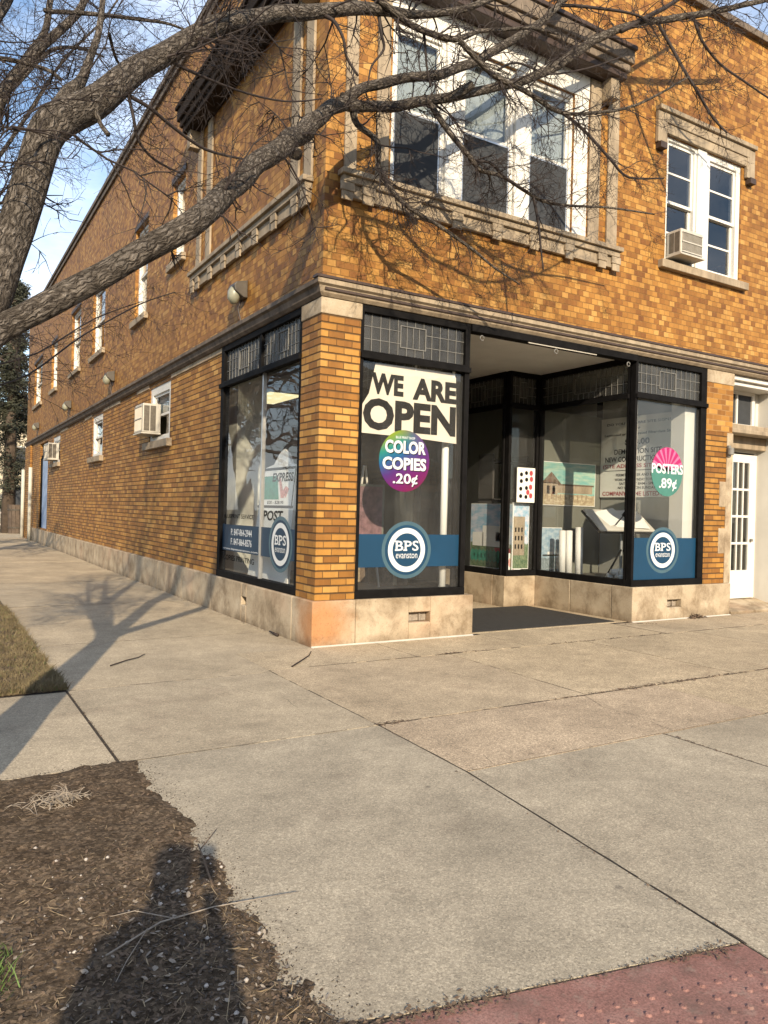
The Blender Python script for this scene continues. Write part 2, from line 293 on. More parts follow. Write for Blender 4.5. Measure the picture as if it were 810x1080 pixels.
# ------------------------------------------------------------------ mesh builder
class MB:
    def __init__(s): s.v = []; s.f = []; s.uv = []; s.col = []
    def face(s, pts, uvs=None, col=None):
        b = len(s.v); s.v += [tuple(p) for p in pts]; s.f.append(tuple(range(b, b+len(pts)))); s.uv.append(uvs); s.col.append(col); return s
    def box(s, x0, x1, y0, y1, z0, z1, col=None):
        if x0 > x1: x0, x1 = x1, x0
        if y0 > y1: y0, y1 = y1, y0
        if z0 > z1: z0, z1 = z1, z0
        b = len(s.v); s.v += [(x, y, z) for z in (z0, z1) for y in (y0, y1) for x in (x0, x1)]
        for q in ((0, 2, 3, 1), (4, 5, 7, 6), (0, 1, 5, 4), (2, 6, 7, 3), (0, 4, 6, 2), (1, 3, 7, 5)):
            s.f.append(tuple(b+i for i in q)); s.uv.append(None); s.col.append(col)
        return s
    def obox(s, c, ax, ay, az, hx, hy, hz):
        c, ax, ay, az = Vector(c), Vector(ax).normalized(), Vector(ay).normalized(), Vector(az).normalized(); b = len(s.v)
        s.v += [tuple(c+ax*(hx*i)+ay*(hy*j)+az*(hz*k)) for k in (-1, 1) for j in (-1, 1) for i in (-1, 1)]
        for q in ((0, 2, 3, 1), (4, 5, 7, 6), (0, 1, 5, 4), (2, 6, 7, 3), (0, 4, 6, 2), (1, 3, 7, 5)):
            s.f.append(tuple(b+i for i in q)); s.uv.append(None); s.col.append(None)
        return s
    def tube(s, pts, rr, n=8, cap=True, wob=0):
        pts = [Vector(p) for p in pts]; b = len(s.v); vlen = 0; vl = [0]
        t0 = (pts[1]-pts[0]).normalized(); nx = t0.orthogonal().normalized()
        for i, p in enumerate(pts):
            t = (pts[min(i+1, len(pts)-1)]-pts[max(i-1, 0)])
            t = t.normalized() if t.length > 1e-9 else t0
            nx = (nx-t*nx.dot(t)); nx = nx.normalized() if nx.length > 1e-6 else t.orthogonal().normalized()
            ny = t.cross(nx)
            if i: vlen += (p-pts[i-1]).length; vl.append(vlen)
            for k in range(n):
                a = 2*math.pi*k/n; r = rr[i]
                if wob: r *= 1+wob*noise.noise(Vector((p.x*3+math.cos(a)*1.3, p.y*3+math.sin(a)*1.3, p.z*3)))
                s.v.append(tuple(p+(nx*math.cos(a)+ny*math.sin(a))*r))
        for i in range(len(pts)-1):
            for k in range(n):
                k2 = (k+1) % n
                s.f.append((b+i*n+k, b+i*n+k2, b+(i+1)*n+k2, b+(i+1)*n+k))
                u0, u1 = k/n*rr[i]*6.28, (k+1)/n*rr[i]*6.28
                s.uv.append(((u0, vl[i]), (u1, vl[i]), (u1, vl[i+1]), (u0, vl[i+1]))); s.col.append(None)
        if cap:
            s.f.append(tuple(b+k for k in range(n))[::-1]); s.uv.append(None); s.col.append(None)
            e = b+(len(pts)-1)*n; s.f.append(tuple(e+k for k in range(n))); s.uv.append(None); s.col.append(None)
        return s
    def prism(s, poly, axis, a0, a1):
        """extrude polygon (2-tuples) along axis; 'x': poly=(y,z); 'y': poly=(x,z); 'z': poly=(x,y)"""
        def P(q, a): return {'x': (a, q[0], q[1]), 'y': (q[0], a, q[1]), 'z': (q[0], q[1], a)}[axis]
        n = len(poly); b = len(s.v); s.v += [P(q, a0) for q in poly]+[P(q, a1) for q in poly]
        for k in range(n):
            k2 = (k+1) % n; s.f.append((b+k, b+k2, b+n+k2, b+n+k)); s.uv.append(None); s.col.append(None)
        s.f.append(tuple(b+k for k in range(n))[::-1]); s.f.append(tuple(b+n+k for k in range(n))); s.uv += [None, None]; s.col += [None, None]
        return s
    def build(s, name, mat, parent=None, bevel=0, smooth=False, fix=True):
        me = bpy.data.meshes.new(name); me.from_pydata(s.v, [], s.f)
        if any(u is not None for u in s.uv):
            lay = me.uv_layers.new(name='UVMap').data; k = 0
            for f, u in zip(s.f, s.uv):
                for j in range(len(f)):
                    if u is not None: lay[k].uv = u[j]
                    k += 1
        if any(c is not None for c in s.col):
            ca = me.color_attributes.new('tint', 'FLOAT_COLOR', 'CORNER').data; k = 0
            for f, c in zip(s.f, s.col):
                for j in range(len(f)):
                    ca[k].color = (*(c or (0, 0, 0)), 1); k += 1
        if fix:
            bm = bmesh.new(); bm.from_mesh(me); bmesh.ops.recalc_face_normals(bm, faces=bm.faces); bm.to_mesh(me); bm.free()
        me.materials.append(M[mat] if isinstance(mat, str) else mat)
        if smooth: me.polygons.foreach_set('use_smooth', [True]*len(me.polygons))
        o = bpy.data.objects.new(name, me); COL.objects.link(o)
        if parent is not None:
            o.parent = parent
            if parent.matrix_world.translation.length or parent.parent or tuple(parent.location) != (0, 0, 0):
                o.matrix_parent_inverse = mw(parent).inverted()
        if bevel:
            bv = o.modifiers.new('bevel', 'BEVEL'); bv.width = bevel; bv.segments = 2; bv.limit_method = 'ANGLE'; bv.angle_limit = rad(40)
        return o
def mw(o):
    m = Matrix.LocRotScale(o.location, o.rotation_euler, o.scale)
    return mw(o.parent) @ o.matrix_parent_inverse @ m if o.parent else m
def tag(o, label=None, cat=None, group=None, kind=None):
    if label: o['label'] = label
    if cat: o['category'] = cat
    if group: o['group'] = group
    if kind: o['kind'] = kind
    return o
def thing(name, label, cat, loc=(0, 0, 0), group=None):
    o = bpy.data.objects.new(name, None); COL.objects.link(o); o.location = loc; o.empty_display_size = .2
    return tag(o, label, cat, group)

# wall coordinate mapping: 'f' front wall (u = x, depth = +y), 's' side wall (u = y, depth = +x)
def B(mb, ax, u0, u1, d0, d1, z0, z1):
    return mb.box(u0, u1, d0, d1, z0, z1) if ax == 'f' else mb.box(d0, d1, u0, u1, z0, z1)
def P3(ax, u, d, z): return (u, d, z) if ax == 'f' else (d, u, z)
def wall(ax, u0, u1, z0, z1, d, holes, reveal, mat, name, parent):
    mb = MB(); us = sorted({u0, u1, *[h[0] for h in holes], *[h[1] for h in holes]}); zs = sorted({z0, z1, *[h[2] for h in holes], *[h[3] for h in holes]})
    for a, b in zip(us, us[1:]):
        for c, e in zip(zs, zs[1:]):
            m_, n_ = (a+b)/2, (c+e)/2
            if any(h[0] < m_ < h[1] and h[2] < n_ < h[3] for h in holes): continue
            mb.face([P3(ax, a, d, c), P3(ax, b, d, c), P3(ax, b, d, e), P3(ax, a, d, e)])
    for h in holes:
        for (p, q) in (((h[0], h[2]), (h[0], h[3])), ((h[1], h[2]), (h[1], h[3])), ((h[0], h[2]), (h[1], h[2])), ((h[0], h[3]), (h[1], h[3]))):
            mb.face([P3(ax, p[0], d, p[1]), P3(ax, q[0], d, q[1]), P3(ax, q[0], d+reveal, q[1]), P3(ax, p[0], d+reveal, p[1])])
    return mb.build(name, mat, parent)

def text_mb(s, ax, u, d, z, width, height, bold=.02, align='l', extr=.0015, shear=0, cut=None, space=1.0):
    """flat lettering fitted to width x height, lower-left corner at (u, z); on 's'/-x faces it runs towards -y"""
    c = bpy.data.curves.new('lettering', 'FONT'); c.body = s; c.size = 1; c.offset = bold; c.resolution_u = 3; c.shear = shear; c.space_character = space; c.align_x = 'CENTER'
    o = bpy.data.objects.new('lettering', c); COL.objects.link(o); bpy.context.view_layer.update()
    me = bpy.data.meshes.new_from_object(o.evaluated_get(bpy.context.evaluated_depsgraph_get()))
    bpy.data.objects.remove(o); bpy.data.curves.remove(c)
    if cut:
        bm = bmesh.new(); bm.from_mesh(me); 
        for co, no in cut: bmesh.ops.bisect_plane(bm, geom=bm.verts[:]+bm.edges[:]+bm.faces[:], plane_co=co, plane_no=no, clear_outer=True)
        bm.to_mesh(me); bm.free()
    xs = [v.co.x for v in me.vertices]; ys = [v.co.y for v in me.vertices]; x0, y0 = min(xs), min(ys); w, h = max(xs)-x0, max(ys)-y0
    mb = MB(); sg = 1 if ax == 'f' else -1
    kx = width/w if width else height/h; ky = height/h
    for p in me.polygons:
        mb.face([P3(ax, u+sg*(me.vertices[i].co.x-x0)*kx, d, z+(me.vertices[i].co.y-y0)*ky) for i in p.vertices])
    bpy.data.meshes.remove(me); return mb
def disc(mb, ax, u, d, z, ru, rz, n=48, r_in=0, a0=0, a1=360, uv=False):
    sg = 1 if ax == 'f' else -1
    for k in range(n):
        t0, t1 = rad(a0+(a1-a0)*k/n), rad(a0+(a1-a0)*(k+1)/n)
        o0 = P3(ax, u+sg*ru*math.cos(t0), d, z+rz*math.sin(t0)); o1 = P3(ax, u+sg*ru*math.cos(t1), d, z+rz*math.sin(t1))
        i0 = P3(ax, u+sg*ru*r_in*math.cos(t0), d, z+rz*r_in*math.sin(t0)); i1 = P3(ax, u+sg*ru*r_in*math.cos(t1), d, z+rz*r_in*math.sin(t1))
        U = lambda t, r: (.5+.5*r*math.cos(t), .5+.5*r*math.sin(t))
        if r_in: mb.face([i0, o0, o1, i1], [U(t0, r_in), U(t0, 1), U(t1, 1), U(t1, r_in)] if uv else None)
        else: mb.face([i0, o0, o1], [(.5, .5), U(t0, 1), U(t1, 1)] if uv else None)
    return mb
def panel(mb, ax, u0, u1, d, z0, z1, th=.004):
    """thin rigid sheet with a UV-mapped face"""
    lo, hi = min(u0, u1), max(u0, u1); B(mb, ax, lo, hi, d+.0005, d+th, z0, z1)
    mb.face([P3(ax, u0, d, z0), P3(ax, u1, d, z0), P3(ax, u1, d, z1), P3(ax, u0, d, z1)], [(0, 0), (1, 0), (1, 1), (0, 1)]); return mb

exec_order = None
# ================================================================== GROUND (setting)
def struct(o): o['kind'] = 'structure'; return o
struct(MB().face([(-600, -600, -.16), (600, -600, -.16), (600, 600, -.16), (-600, 600, -.16)]).build('ground', 'ground'))
struct(MB().box(-12.5, -5.4, -200, 300, -.15, -.12).build('side_road', 'asphalt'))
struct(MB().box(-200, 200, -17, -7.75, -.15, -.115).build('front_road', 'asphalt'))
# sidewalk slabs (jointed sheet)
def slabs():
    mb = MB(); rng = random.Random(3)
    def slab(x0, x1, y0, y1, warm, agg, pink=0, z=0):
        g = .004; n = 3
        mb.box(x0+g, x1-g, y0+g, y1-g, -.1, z+rng.uniform(-.0015, .0015), (warm, agg, pink))
    # side walk along the long wall
    xs0, xs1 = -2.68, -.045
    ys = [-1.0, 1.15, 2.7, 4.5, 6.3, 8.1, 9.9, 11.7, 13.5, 15.3, 17.1, 18.9, 20.7, 22.5, 24.3, 26.1, 27.9, 29.7, 31.5, 34]
    for a, b in zip(ys, ys[1:]): slab(xs0, xs1 if b < 29 else 2, a, b, .55+rng.uniform(-.15, .2), .1)
    mb.box(xs0+.006, -.920, -2.94, -1.006, -.1, .001, (.35, .1, 0)); 
    # carriage walk to the kerb
    slab(-5.4, -2.69, -2.96, -1.02, .35, .1)
    # corner field
    mb.prism([(-2.69, -2.95), (-2.69, -5.53), (-2.43, -5.62), (-1.154, -5.88), (-.948, -4.0), (-.919, -2.95)], 'z', -.1, .0)
    mb.col[-8:] = [(.05, .05, 0)]*8
    mb.prism([(-.939, -4.004), (.776, -4.004), (.776, -6.6), (-1.215, -6.6), (-1.144, -5.88)], 'z', -.1, .001); mb.col[-7:] = [(.12, .1, 0)]*7; slab(.79, 2.6, -6.2, -4.0, .2, .1); slab(2.61, 4.6, -6.2, -4.0, .25, .2); slab(4.61, 6.6, -6.2, -4.0, .3, .2); slab(6.61, 9, -6.2, -4., .3, .2)
    slab(9.01, 14, -6.2, -4., .3, .2)
    mb.prism([(-.911, -2.946), (1.996, -2.946), (1.996, -3.994), (-.938, -3.994)], 'z', -.1, .0005); mb.col[-6:] = [(.75, .6, .3)]*6; slab(2.0, 4.6, -3.99, -2.94, .9, .9); slab(4.61, 9, -3.99, -2.94, .9, .8); slab(9.01, 14, -3.99, -2.94, .8, .8)
    slab(-.915, 1.15, -2.93, -.95, .75, .4, .1); slab(1.15, 3.2, -2.93, -.95, .85, .6); slab(3.21, 5.2, -2.93, -.95, .8, .6); slab(5.2, 7.3, -2.93, -.95, .7, .4); slab(7.3, 9.5, -2.93, -.95, .7, .4); slab(9.51, 14, -2.93, -.95, .7, .4)
    slab(-.91, .75, -.94, -.05, .75, .4); slab(.75, 2.3, -.94, -.05, .8, .5); slab(2.3, 4.7, -.94, .05, .85, .4); slab(4.7, 7.3, -.94, -.05, .7, .4, .1); slab(7.31, 9.5, -.94, -.05, .7, .4, .2); slab(9.51, 14, -.94, -.05, .7, .4)
    # vestibule floor
    mb.box(2.1, 4.45, .056, 3.7, -.1, .003, (.8, .3, 0)); mb.box(4.456, 5.12, .056, 2.05, -.1, .0035, (.8, .3, 0))
    return mb
sidewalk = struct(slabs().build('sidewalk', 'concrete'))
struct(MB().box(-5.4, 14, -7.2, 33, -.13, -.0035).build('joint_soil', 'joint'))
struct(MB().box(-5.55, -5.4, -5.6, 60, -.14, .0).build('kerb', 'concrete', bevel=.02))
# tactile paving
def tactile():
    mb = MB(); mb.prism([(-2.9, -5.60), (-2.43, -5.632), (-1.156, -5.889), (-1.32, -7.6), (-2.9, -7.6)], 'z', -.1, -.001)
    ux, uy = Vector((.98, -.2)), Vector((.2, .98))
    for i in range(-4, 40):
        for j in range(0, 26):
            p = Vector((-2.6, -5.75))+ux*(i*.066)-uy*(j*.066)
            if not (-2.85 < p.x < -1.19-.09*(-5.9-p.y) and -7.55 < p.y < (-5.72 if p.x < -2.4 else -5.72-.2*(p.x+2.4))-(.12 if p.x > -1.2 else 0)): continue
            h = random.uniform(.0035, .0065); r = .0125
            b = [(p.x+r*math.cos(k*math.pi/4), p.y+r*math.sin(k*math.pi/4)) for k in range(8)]; t = [(p.x+r*.6*math.cos(k*math.pi/4), p.y+r*.6*math.sin(k*math.pi/4)) for k in range(8)]
            for k in range(8):
                k2 = (k+1) % 8; mb.face([(*b[k], -.001), (*b[k2], -.001), (*t[k2], -.001+h), (*t[k], -.001+h)])
            mb.face([(*q, -.001+h) for q in t])
    return mb
struct(tactile().build('tactile_paving', 'tactile'))
# parkway soil: height field whose ragged rim spills on to the slabs
RIM = [(-2.94, -2.60), (-3.4, -2.60), (-4.09, -2.60), (-4.6, -2.62), (-5.0, -2.64), (-5.3, -2.66), (-5.5, -2.62), (-5.6, -2.56)]
def rim_x(y):
    for (y0, x0), (y1, x1) in zip(RIM, RIM[1:]):
        if y1 <= y <= y0: return x0+(x1-x0)*(y0-y)/(y0-y1)
    return RIM[-1][1] if y < RIM[-1][0] else RIM[0][1]
def soil_z(x, y):
    e = min(rim_x(y)-x, -2.955-y)
    e2 = e+.07*noise.noise(Vector((x*3, y*3, 1)))+.035*noise.noise(Vector((x*11, y*11, 4)))
    if y < -5.45: e2 = min(e2, (y+5.66+.10*(x+2.4)*-1)+.06*noise.noise(Vector((x*7, y*7, 9)))) if x > -2.75 else e2
    return max(-.03, min(.022, e2*.25))+.012*noise.noise(Vector((x*4, y*4, 2)))+.010*noise.noise(Vector((x*17, y*17, 3)))+.006*noise.noise(Vector((x*50, y*50, 5)))
def grid(x0, x1, y0, y1, step, zf, name, mat):
    nx, ny = int((x1-x0)/step), int((y1-y0)/step); mb = MB()
    mb.v = [(x0+i*step, y0+j*step, zf(x0+i*step, y0+j*step)) for j in range(ny+1) for i in range(nx+1)]
    mb.f = [(j*(nx+1)+i, j*(nx+1)+i+1, (j+1)*(nx+1)+i+1, (j+1)*(nx+1)+i) for j in range(ny) for i in range(nx)]
    mb.uv = [None]*len(mb.f); mb.col = [None]*len(mb.f)
    return mb.build(name, mat, smooth=True, fix=False)
struct(grid(-5.38, -2.25, -5.75, -2.9, .022, soil_z, 'parkway_soil', 'soil'))
struct(grid(-5.38, -2.62, -.99, 30, .06, lambda x, y: max(-.03, min(.03, min(-2.70-x, y+1.0)*.3+.02*noise.noise(Vector((x*6, y*6, 7)))))+.01*noise.noise(Vector((x*5, y*5, 1))), 'lawn_soil', 'soil'))

# ================================================================== BUILDING
bld = thing('brick_building', 'two storey golden brick corner shop with stone base and white upper windows', 'building')
XR, YB, ZR = 16.0, 28.4, 9.32
TRI = (.83, 3.72, 5.30, 7.22); W2 = (5.62, 7.42, 5.33, 7.2)
side_wins = [(5.38, 6.12, 5.82, 7.25), (7.9, 8.93, 5.35, 7.25), (12.08, 13.68, 5.36, 7.12), (15.5, 17.05, 5.4, 7.2), (19.95, 21.25, 5.4, 7.05), (23.8, 26.1, 5.35, 7.05)]
wall('f', 0, XR, 4.0, ZR, 0, [TRI, W2, (11, 13, 5.33, 7.2)], .16, 'brick_up', 'front_wall', bld)
wall('s', 0, YB, 4.0, ZR, 0, side_wins, .18, 'brick_up', 'side_wall', bld)
LW = [(6.1, 7.55, 2.72, 3.78), (12.15, 13.5, 2.72, 3.78), (19.1, 20.7, 2.85, 3.74), (21.9, 24.1, .56, 3.74)]
wall('s', 3.3, YB, .5, 3.98, .03, LW, .2, 'brick_low', 'lower_side_wall', bld)
MB().face([(0, YB, -.1), (XR, YB, -.1), (XR, YB, ZR), (0, YB, ZR)]).build('rear_wall', 'brick_up', bld)
MB().face([(XR, 0, -.1), (XR, YB, -.1), (XR, YB, ZR), (XR, 0, ZR)]).build('far_wall', 'brick_up', bld)
MB().box(.2, XR-.05, .2, YB-.05, ZR-.4, ZR-.3).build('roof', 'roof', bld)
cp = MB(); cp.box(-.09, .28, -.09, YB+.05, ZR, ZR+.11); cp.box(.283, XR, -.09, .28, ZR, ZR+.11); cp.box(-.05, -.004, -.05, YB, ZR-.12, ZR-.003); cp.build('coping', 'trim_dark', bld, bevel=.01)
MB().box(.2, XR-.05, .2, YB-.05, 3.90, 3.97).build('upper_floor', 'int_dark', bld)
# stone base with vent openings
def base_stone():
    mb = MB(); b = .045
    # front left run, vent 1.22-1.53 ; z .2-.33
    mb.box(-b, .5, -b, .5, -.05, .505); mb.box(.504, 1.22, -b, .35, -.05, .505); mb.box(1.22, 1.53, -b, .35, -.05, .205); mb.box(1.22, 1.53, -b, .35, .325, .505); mb.box(1.22, 1.53, .1, .35, .205, .325)
    mb.box(1.53, 2.17, -b, .35, -.05, .505); mb.box(1.83, 2.165, .352, 3.7, -.05, .504)
    # side run along x=0 with vent at y 1.97-2.11
    mb.box(-b, .3, .504, 1.95, -.05, .505); mb.box(-b, .3, 1.95, 2.13, -.05, .22); mb.box(-b, .3, 1.95, 2.13, .33, .505); mb.box(.08, .3, 1.95, 2.13, .22, .33)
    y = 2.13
    for y1 in (3.4, 4.9, 6.4, 7.9, 9.4, 10.9, 12.4, 13.9, 15.4, 16.9, 18.4, 19.9, 21.4, 22.9, 24.4, 26.4): mb.box(-b, .3, y+.002, y1, -.05, .505); y = y1
    mb.build('stone_base', 'stone', bld, bevel=.012); mb = MB()
    mb.box(5.065, 5.83, -b, .35, -.05, .505); mb.box(5.83, 6.15, -b, .35, -.05, .18); mb.box(5.83, 6.15, -b, .35, .295, .505); mb.box(5.83, 6.15, .1, .35, .18, .295); mb.box(6.15, 7.345, -b, .5, -.05, .505)
    mb.box(5.07, 5.4, .352, 1.2, -.05, .504); mb.box(5.07, 5.4, 1.204, 2.3, -.05, .504); mb.box(4.4, 5.066, 2.0, 2.3, -.05, .504); mb.box(4.4, 4.7, 2.304, 3.7, -.05, .504)
    return mb
base_stone().build('stone_base', 'stone', bld, bevel=.012)
# brick pillars and their stone caps
pl = MB(); pl.box(0, .5, 0, .5, .506, 3.68); pl.build('pillar', 'brick_low', bld, bevel=.004)
MB().box(-.012, .512, -.012, .512, 3.681, 3.86).build('pillar_cap', 'stone', bld, bevel=.01)
MB().box(6.70, 7.36, 0, .5, .506, 2.9).build('pillar', 'brick_low', bld, bevel=.004)
MB().box(6.70, 7.36, 0, .5, 2.901, 3.66).build('pillar', 'brick_patch', bld, bevel=.004)
MB().box(6.69, 7.37, -.012, .512, 3.661, 3.86).build('pillar_cap', 'stone', bld, bevel=.01)
q = MB(); q.box(7.22, 7.372, -.012, .45, .507, 2.9)
for z0, z1 in ((.98, 1.38), (1.72, 2.12)): q.box(7.06, 7.2195, -.009, .2, z0, z1)
q.build('stone_quoin', 'stone', bld, bevel=.006)
# stone courses under ledge along the side wall
for y0, y1 in ((3.32, 4.7), (4.705, 6.05), (7.6, 8.6), (10.2, 12.1), (13.55, 14.6), (17.5, 19.05)): MB().box(.012, .3, y0, y1, 3.79, 3.985).build('stone_course', 'stone', bld, bevel=.008)
# ledge (string course)
LP = [(.105, 4.035), (.105, 3.985), (.07, 3.965), (.05, 3.90), (.016, 3.867), (-.25, 3.867), (-.25, 4.0), (.004, 4.06)]
def ledge(ax, mat):
    m = MB(); n = len(LP)
    a = [(-o, -o, z) for o, z in LP]; b = [(XR, -o, z) if ax == 'f' else (-o, YB, z) for o, z in LP]
    for k in range(n): m.face([a[k], a[(k+1) % n], b[(k+1) % n], b[k]])
    m.face(b); m.build('ledge', mat, bld)
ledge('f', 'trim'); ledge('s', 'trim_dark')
lt = MB(); lt.box(-.12, XR, -.12, -.003, 4.04, 4.068); lt.build('ledge_flashing', 'hood', bld)
# pier at the far end of the side wall
MB().box(-.05, .2, 26.6, 28.4, -.05, 3.86).build('pier', 'brick_low', bld)
for y in (25.5, 28.1): MB().tube([(-.14, y, .0), (-.14, y, 2.9)], [.07, .07], 10).build('downpipe', 'cream', bld, smooth=True)

def trisill(ax, u0, u1, flip=False):
    mb = MB(); B(mb, ax, u0, u1, -.14, -.003, 5.225, 5.285); B(mb, ax, u0+.03, u1-.03, -.10, -.003, 5.15, 5.2245); B(mb, ax, u0+.05, u1-.05, -.06, -.003, 5.0, 5.1495)
    n = 9
    ul = [u0+.09, u0+.36]+[u0+.36+(u1-u0-.72)*k/6 for k in range(1, 6)]+[u1-.36, u1-.09]
    for u in ul: B(mb, ax, u-.085, u+.085, -.095, -.0605, 5.055, 5.149); B(mb, ax, u-.07, u+.07, -.085, -.0605, 4.955, 5.054)
    mb.build('sill_ledge', 'trim', bld, bevel=.006)
trisill('f', .15, 4.60); trisill('s', .28, 4.70)
for ax_, prs in (('f', ((.22, .37), (.62, .79), (4.0, 4.2), (4.36, 4.56))), ('s', ((.3, .5), (.66, .88), (3.9, 4.12), (4.4, 4.6)))):
    for a, b in prs: m = MB(); B(m, ax_, a, b, -.035, -.003, 5.286, 7.52); m.build('pilaster_strip', 'trim', bld, bevel=.006)
def hood(ax, u0, u1):
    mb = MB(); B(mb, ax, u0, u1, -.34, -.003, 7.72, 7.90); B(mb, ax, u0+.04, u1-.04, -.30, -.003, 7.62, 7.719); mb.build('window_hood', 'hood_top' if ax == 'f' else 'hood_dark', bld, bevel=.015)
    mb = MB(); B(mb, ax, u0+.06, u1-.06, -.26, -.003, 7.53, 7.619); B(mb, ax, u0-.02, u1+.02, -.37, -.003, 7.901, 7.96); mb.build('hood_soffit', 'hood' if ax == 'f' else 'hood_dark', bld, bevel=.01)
    for u in (u0+.12, u1-.3): mb = MB(); B(mb, ax, u, u+.16, -.2, -.003, 7.25, 7.529); mb.build('hood_bracket', 'trim', bld, bevel=.01)
hood('f', .0, 4.50); hood('s', .1, 4.80)
MB().box(.79, 3.98, -.02, -.003, 7.225, 7.525).build('head_panel', 'white', bld)

def sash_pane(win, ax, u0, u1, z0, z1, d, sash='sash', mun=0, glass='winglass', vert=0):
    mb = MB(); w = .05
    B(mb, ax, u0, u1, d, d+.035, z0, z0+w); B(mb, ax, u0, u1, d, d+.035, z1-w, z1); B(mb, ax, u0, u0+w, d, d+.035, z0+w, z1-w); B(mb, ax, u1-w, u1, d, d+.035, z0+w, z1-w)
    for k in range(mun): z = z0+(z1-z0)*(k+1)/(mun+1); B(mb, ax, u0+w, u1-w, d+.002, d+.03, z-.014, z+.014)
    for k in range(vert): u = u0+(u1-u0)*(k+1)/(vert+1); B(mb, ax, u-.014, u+.014, d+.0025, d+.0295, z0+w, z1-w)
    s = mb.build(sash, 'white', win, bevel=.004)
    g = MB(); B(g, ax, u0+w-.003, u1-w+.003, d+.014, d+.019, z0+w-.003, z1-w+.003); g.build('pane', glass, s)
    return s
def empty_part(name, parent):
    o = bpy.data.objects.new(name, None); COL.objects.link(o); o.parent = parent; return o
def hung(ax, u0, u1, z0, z1, d, casing=.07, blind=True, screen=True, mun=0, blind_frac=.5, split=None, frame='white', label=None):
    """double-hung window: the window object is its frame mesh; sashes, blind and screen are its sub-parts"""
    mb = MB(); c = casing
    B(mb, ax, u0, u0+c, d-.03, d+.10, z0, z1); B(mb, ax, u1-c, u1, d-.03, d+.10, z0, z1); B(mb, ax, u0+c, u1-c, d-.03, d+.10, z1-c, z1); B(mb, ax, u0+c, u1-c, d-.03, d+.10, z0, z0+c*.6)
    win = mb.build('window', frame, bld, bevel=.005)
    a, b, lo, hi = u0+c, u1-c, z0+c*.6, z1-c; mid = lo+(hi-lo)*(split or .5)
    def sash(z0_, z1_, dd):
        m = MB(); w = .045
        B(m, ax, a, b, dd, dd+.03, z0_, z0_+w); B(m, ax, a, b, dd, dd+.03, z1_-w, z1_); B(m, ax, a, a+w, dd, dd+.03, z0_+w, z1_-w); B(m, ax, b-w, b, dd, dd+.03, z0_+w, z1_-w)
        for k in range(mun): z = z0_+(z1_-z0_)*(k+1)/(mun+1); B(m, ax, a+w, b-w, dd+.003, dd+.027, z-.014, z+.014)
        return m.build('sash', 'white', win)
    sash(mid-.02, hi, d+.0); sash(lo, mid+.02, d+.036)
    g = MB(); B(g, ax, a+.04, b-.04, d+.012, d+.016, mid, hi-.03); B(g, ax, a+.04, b-.04, d+.048, d+.052, lo+.03, mid); g.build('pane', 'winglass', win)
    if blind:
        g = MB(); z_ = mid-.0 if blind_frac == .5 else hi-(hi-lo)*blind_frac; B(g, ax, a-.01, b+.01, d+.085, d+.09, z_, hi); g.build('blind', 'blind', win)
    if screen:
        g = MB(); B(g, ax, a+.012, b-.012, d-.012, d-.008, lo+.01, mid-.03); g.build('insect_screen', 'screen', win)
        g = MB()
        for (p, q_, r_, s_) in ((a, a+.02, lo, mid-.02), (b-.02, b, lo, mid-.02), (a+.02, b-.02, mid-.04, mid-.02), (a+.02, b-.02, lo, lo+.02)): B(g, ax, p, q_, d-.018, d-.004, r_, s_)
        g.build('screen_frame', 'alu', win)
    return win
# triple front window
for a, b in ((.83, 1.60), (1.83, 2.69), (2.92, 3.72)): hung('f', a, b, 5.30, 7.22, .06, .055)
for a, b in ((1.603, 1.827), (2.693, 2.917), (3.723, 3.98)): MB().box(a, b, -.012, .12, 5.29, 7.222).build('window_mullion', 'white', bld, bevel=.01)
# pair beside it
W2W = hung('f', 5.62, 6.33, 5.33, 7.2, .05, .05, False, False, 1); hung('f', 6.55, 7.42, 5.33, 7.2, .05, .1, False, False, 1)
MB().box(6.333, 6.547, -.005, .14, 5.33, 7.2).build('window_mullion', 'white', bld, bevel=.008)
hung('f', 11, 11.9, 5.33, 7.2, .05, .06, False, False, 1); hung('f', 12.0, 13, 5.33, 7.2, .05, .06, False, False, 1)
for u0, u1 in ((5.34, 7.68), (10.8, 13.2)):
    mb = MB(); mb.box(u0+.14, u1-.14, -.07, -.003, 7.34, 7.48); mb.box(u0, u1, -.11, -.003, 7.481, 7.55); mb.box(u0+.15, u1-.15, -.05, -.003, 7.2, 7.339)
    mb.box(u0, u0+.2, -.065, -.003, 7.02, 7.479); mb.box(u1-.2, u1, -.065, -.003, 7.02, 7.479); mb.build('window_lintel', 'trim', bld, bevel=.01)
    MB().box(u0+.02, u0+.16, -.10, -.003, 6.93, 7.019).build('lintel_drop', 'hood', bld); MB().box(u1-.16, u1-.02, -.10, -.003, 6.93, 7.019).build('lintel_drop', 'hood', bld)
    MB().box(u0+.14, u1-.12, -.09, .0495, 5.21, 5.33).build('window_sill', 'trim', bld, bevel=.01)
for (a, b, z0, z1) in side_wins:
    hung('s', a, b, z0, z1, .10, .07, True, False, 0, .5)
    MB().box(-.08, .095, a-.12, b+.12, z0-.13, z0-.002).build('window_sill', 'trim', bld, bevel=.008)
    MB().box(-.025, .09, a-.06, b+.06, z1+.002, z1+.11).build('window_header', 'hood', bld, bevel=.008)
for (a, b, z0, z1) in LW[:3]:
    hung('s', a, b, z0, z1, .08, .15, True, False)
    MB().box(-.07, .075, a-.15, b+.15, z0-.14, z0-.002).build('window_sill', 'trim', bld, bevel=.008)
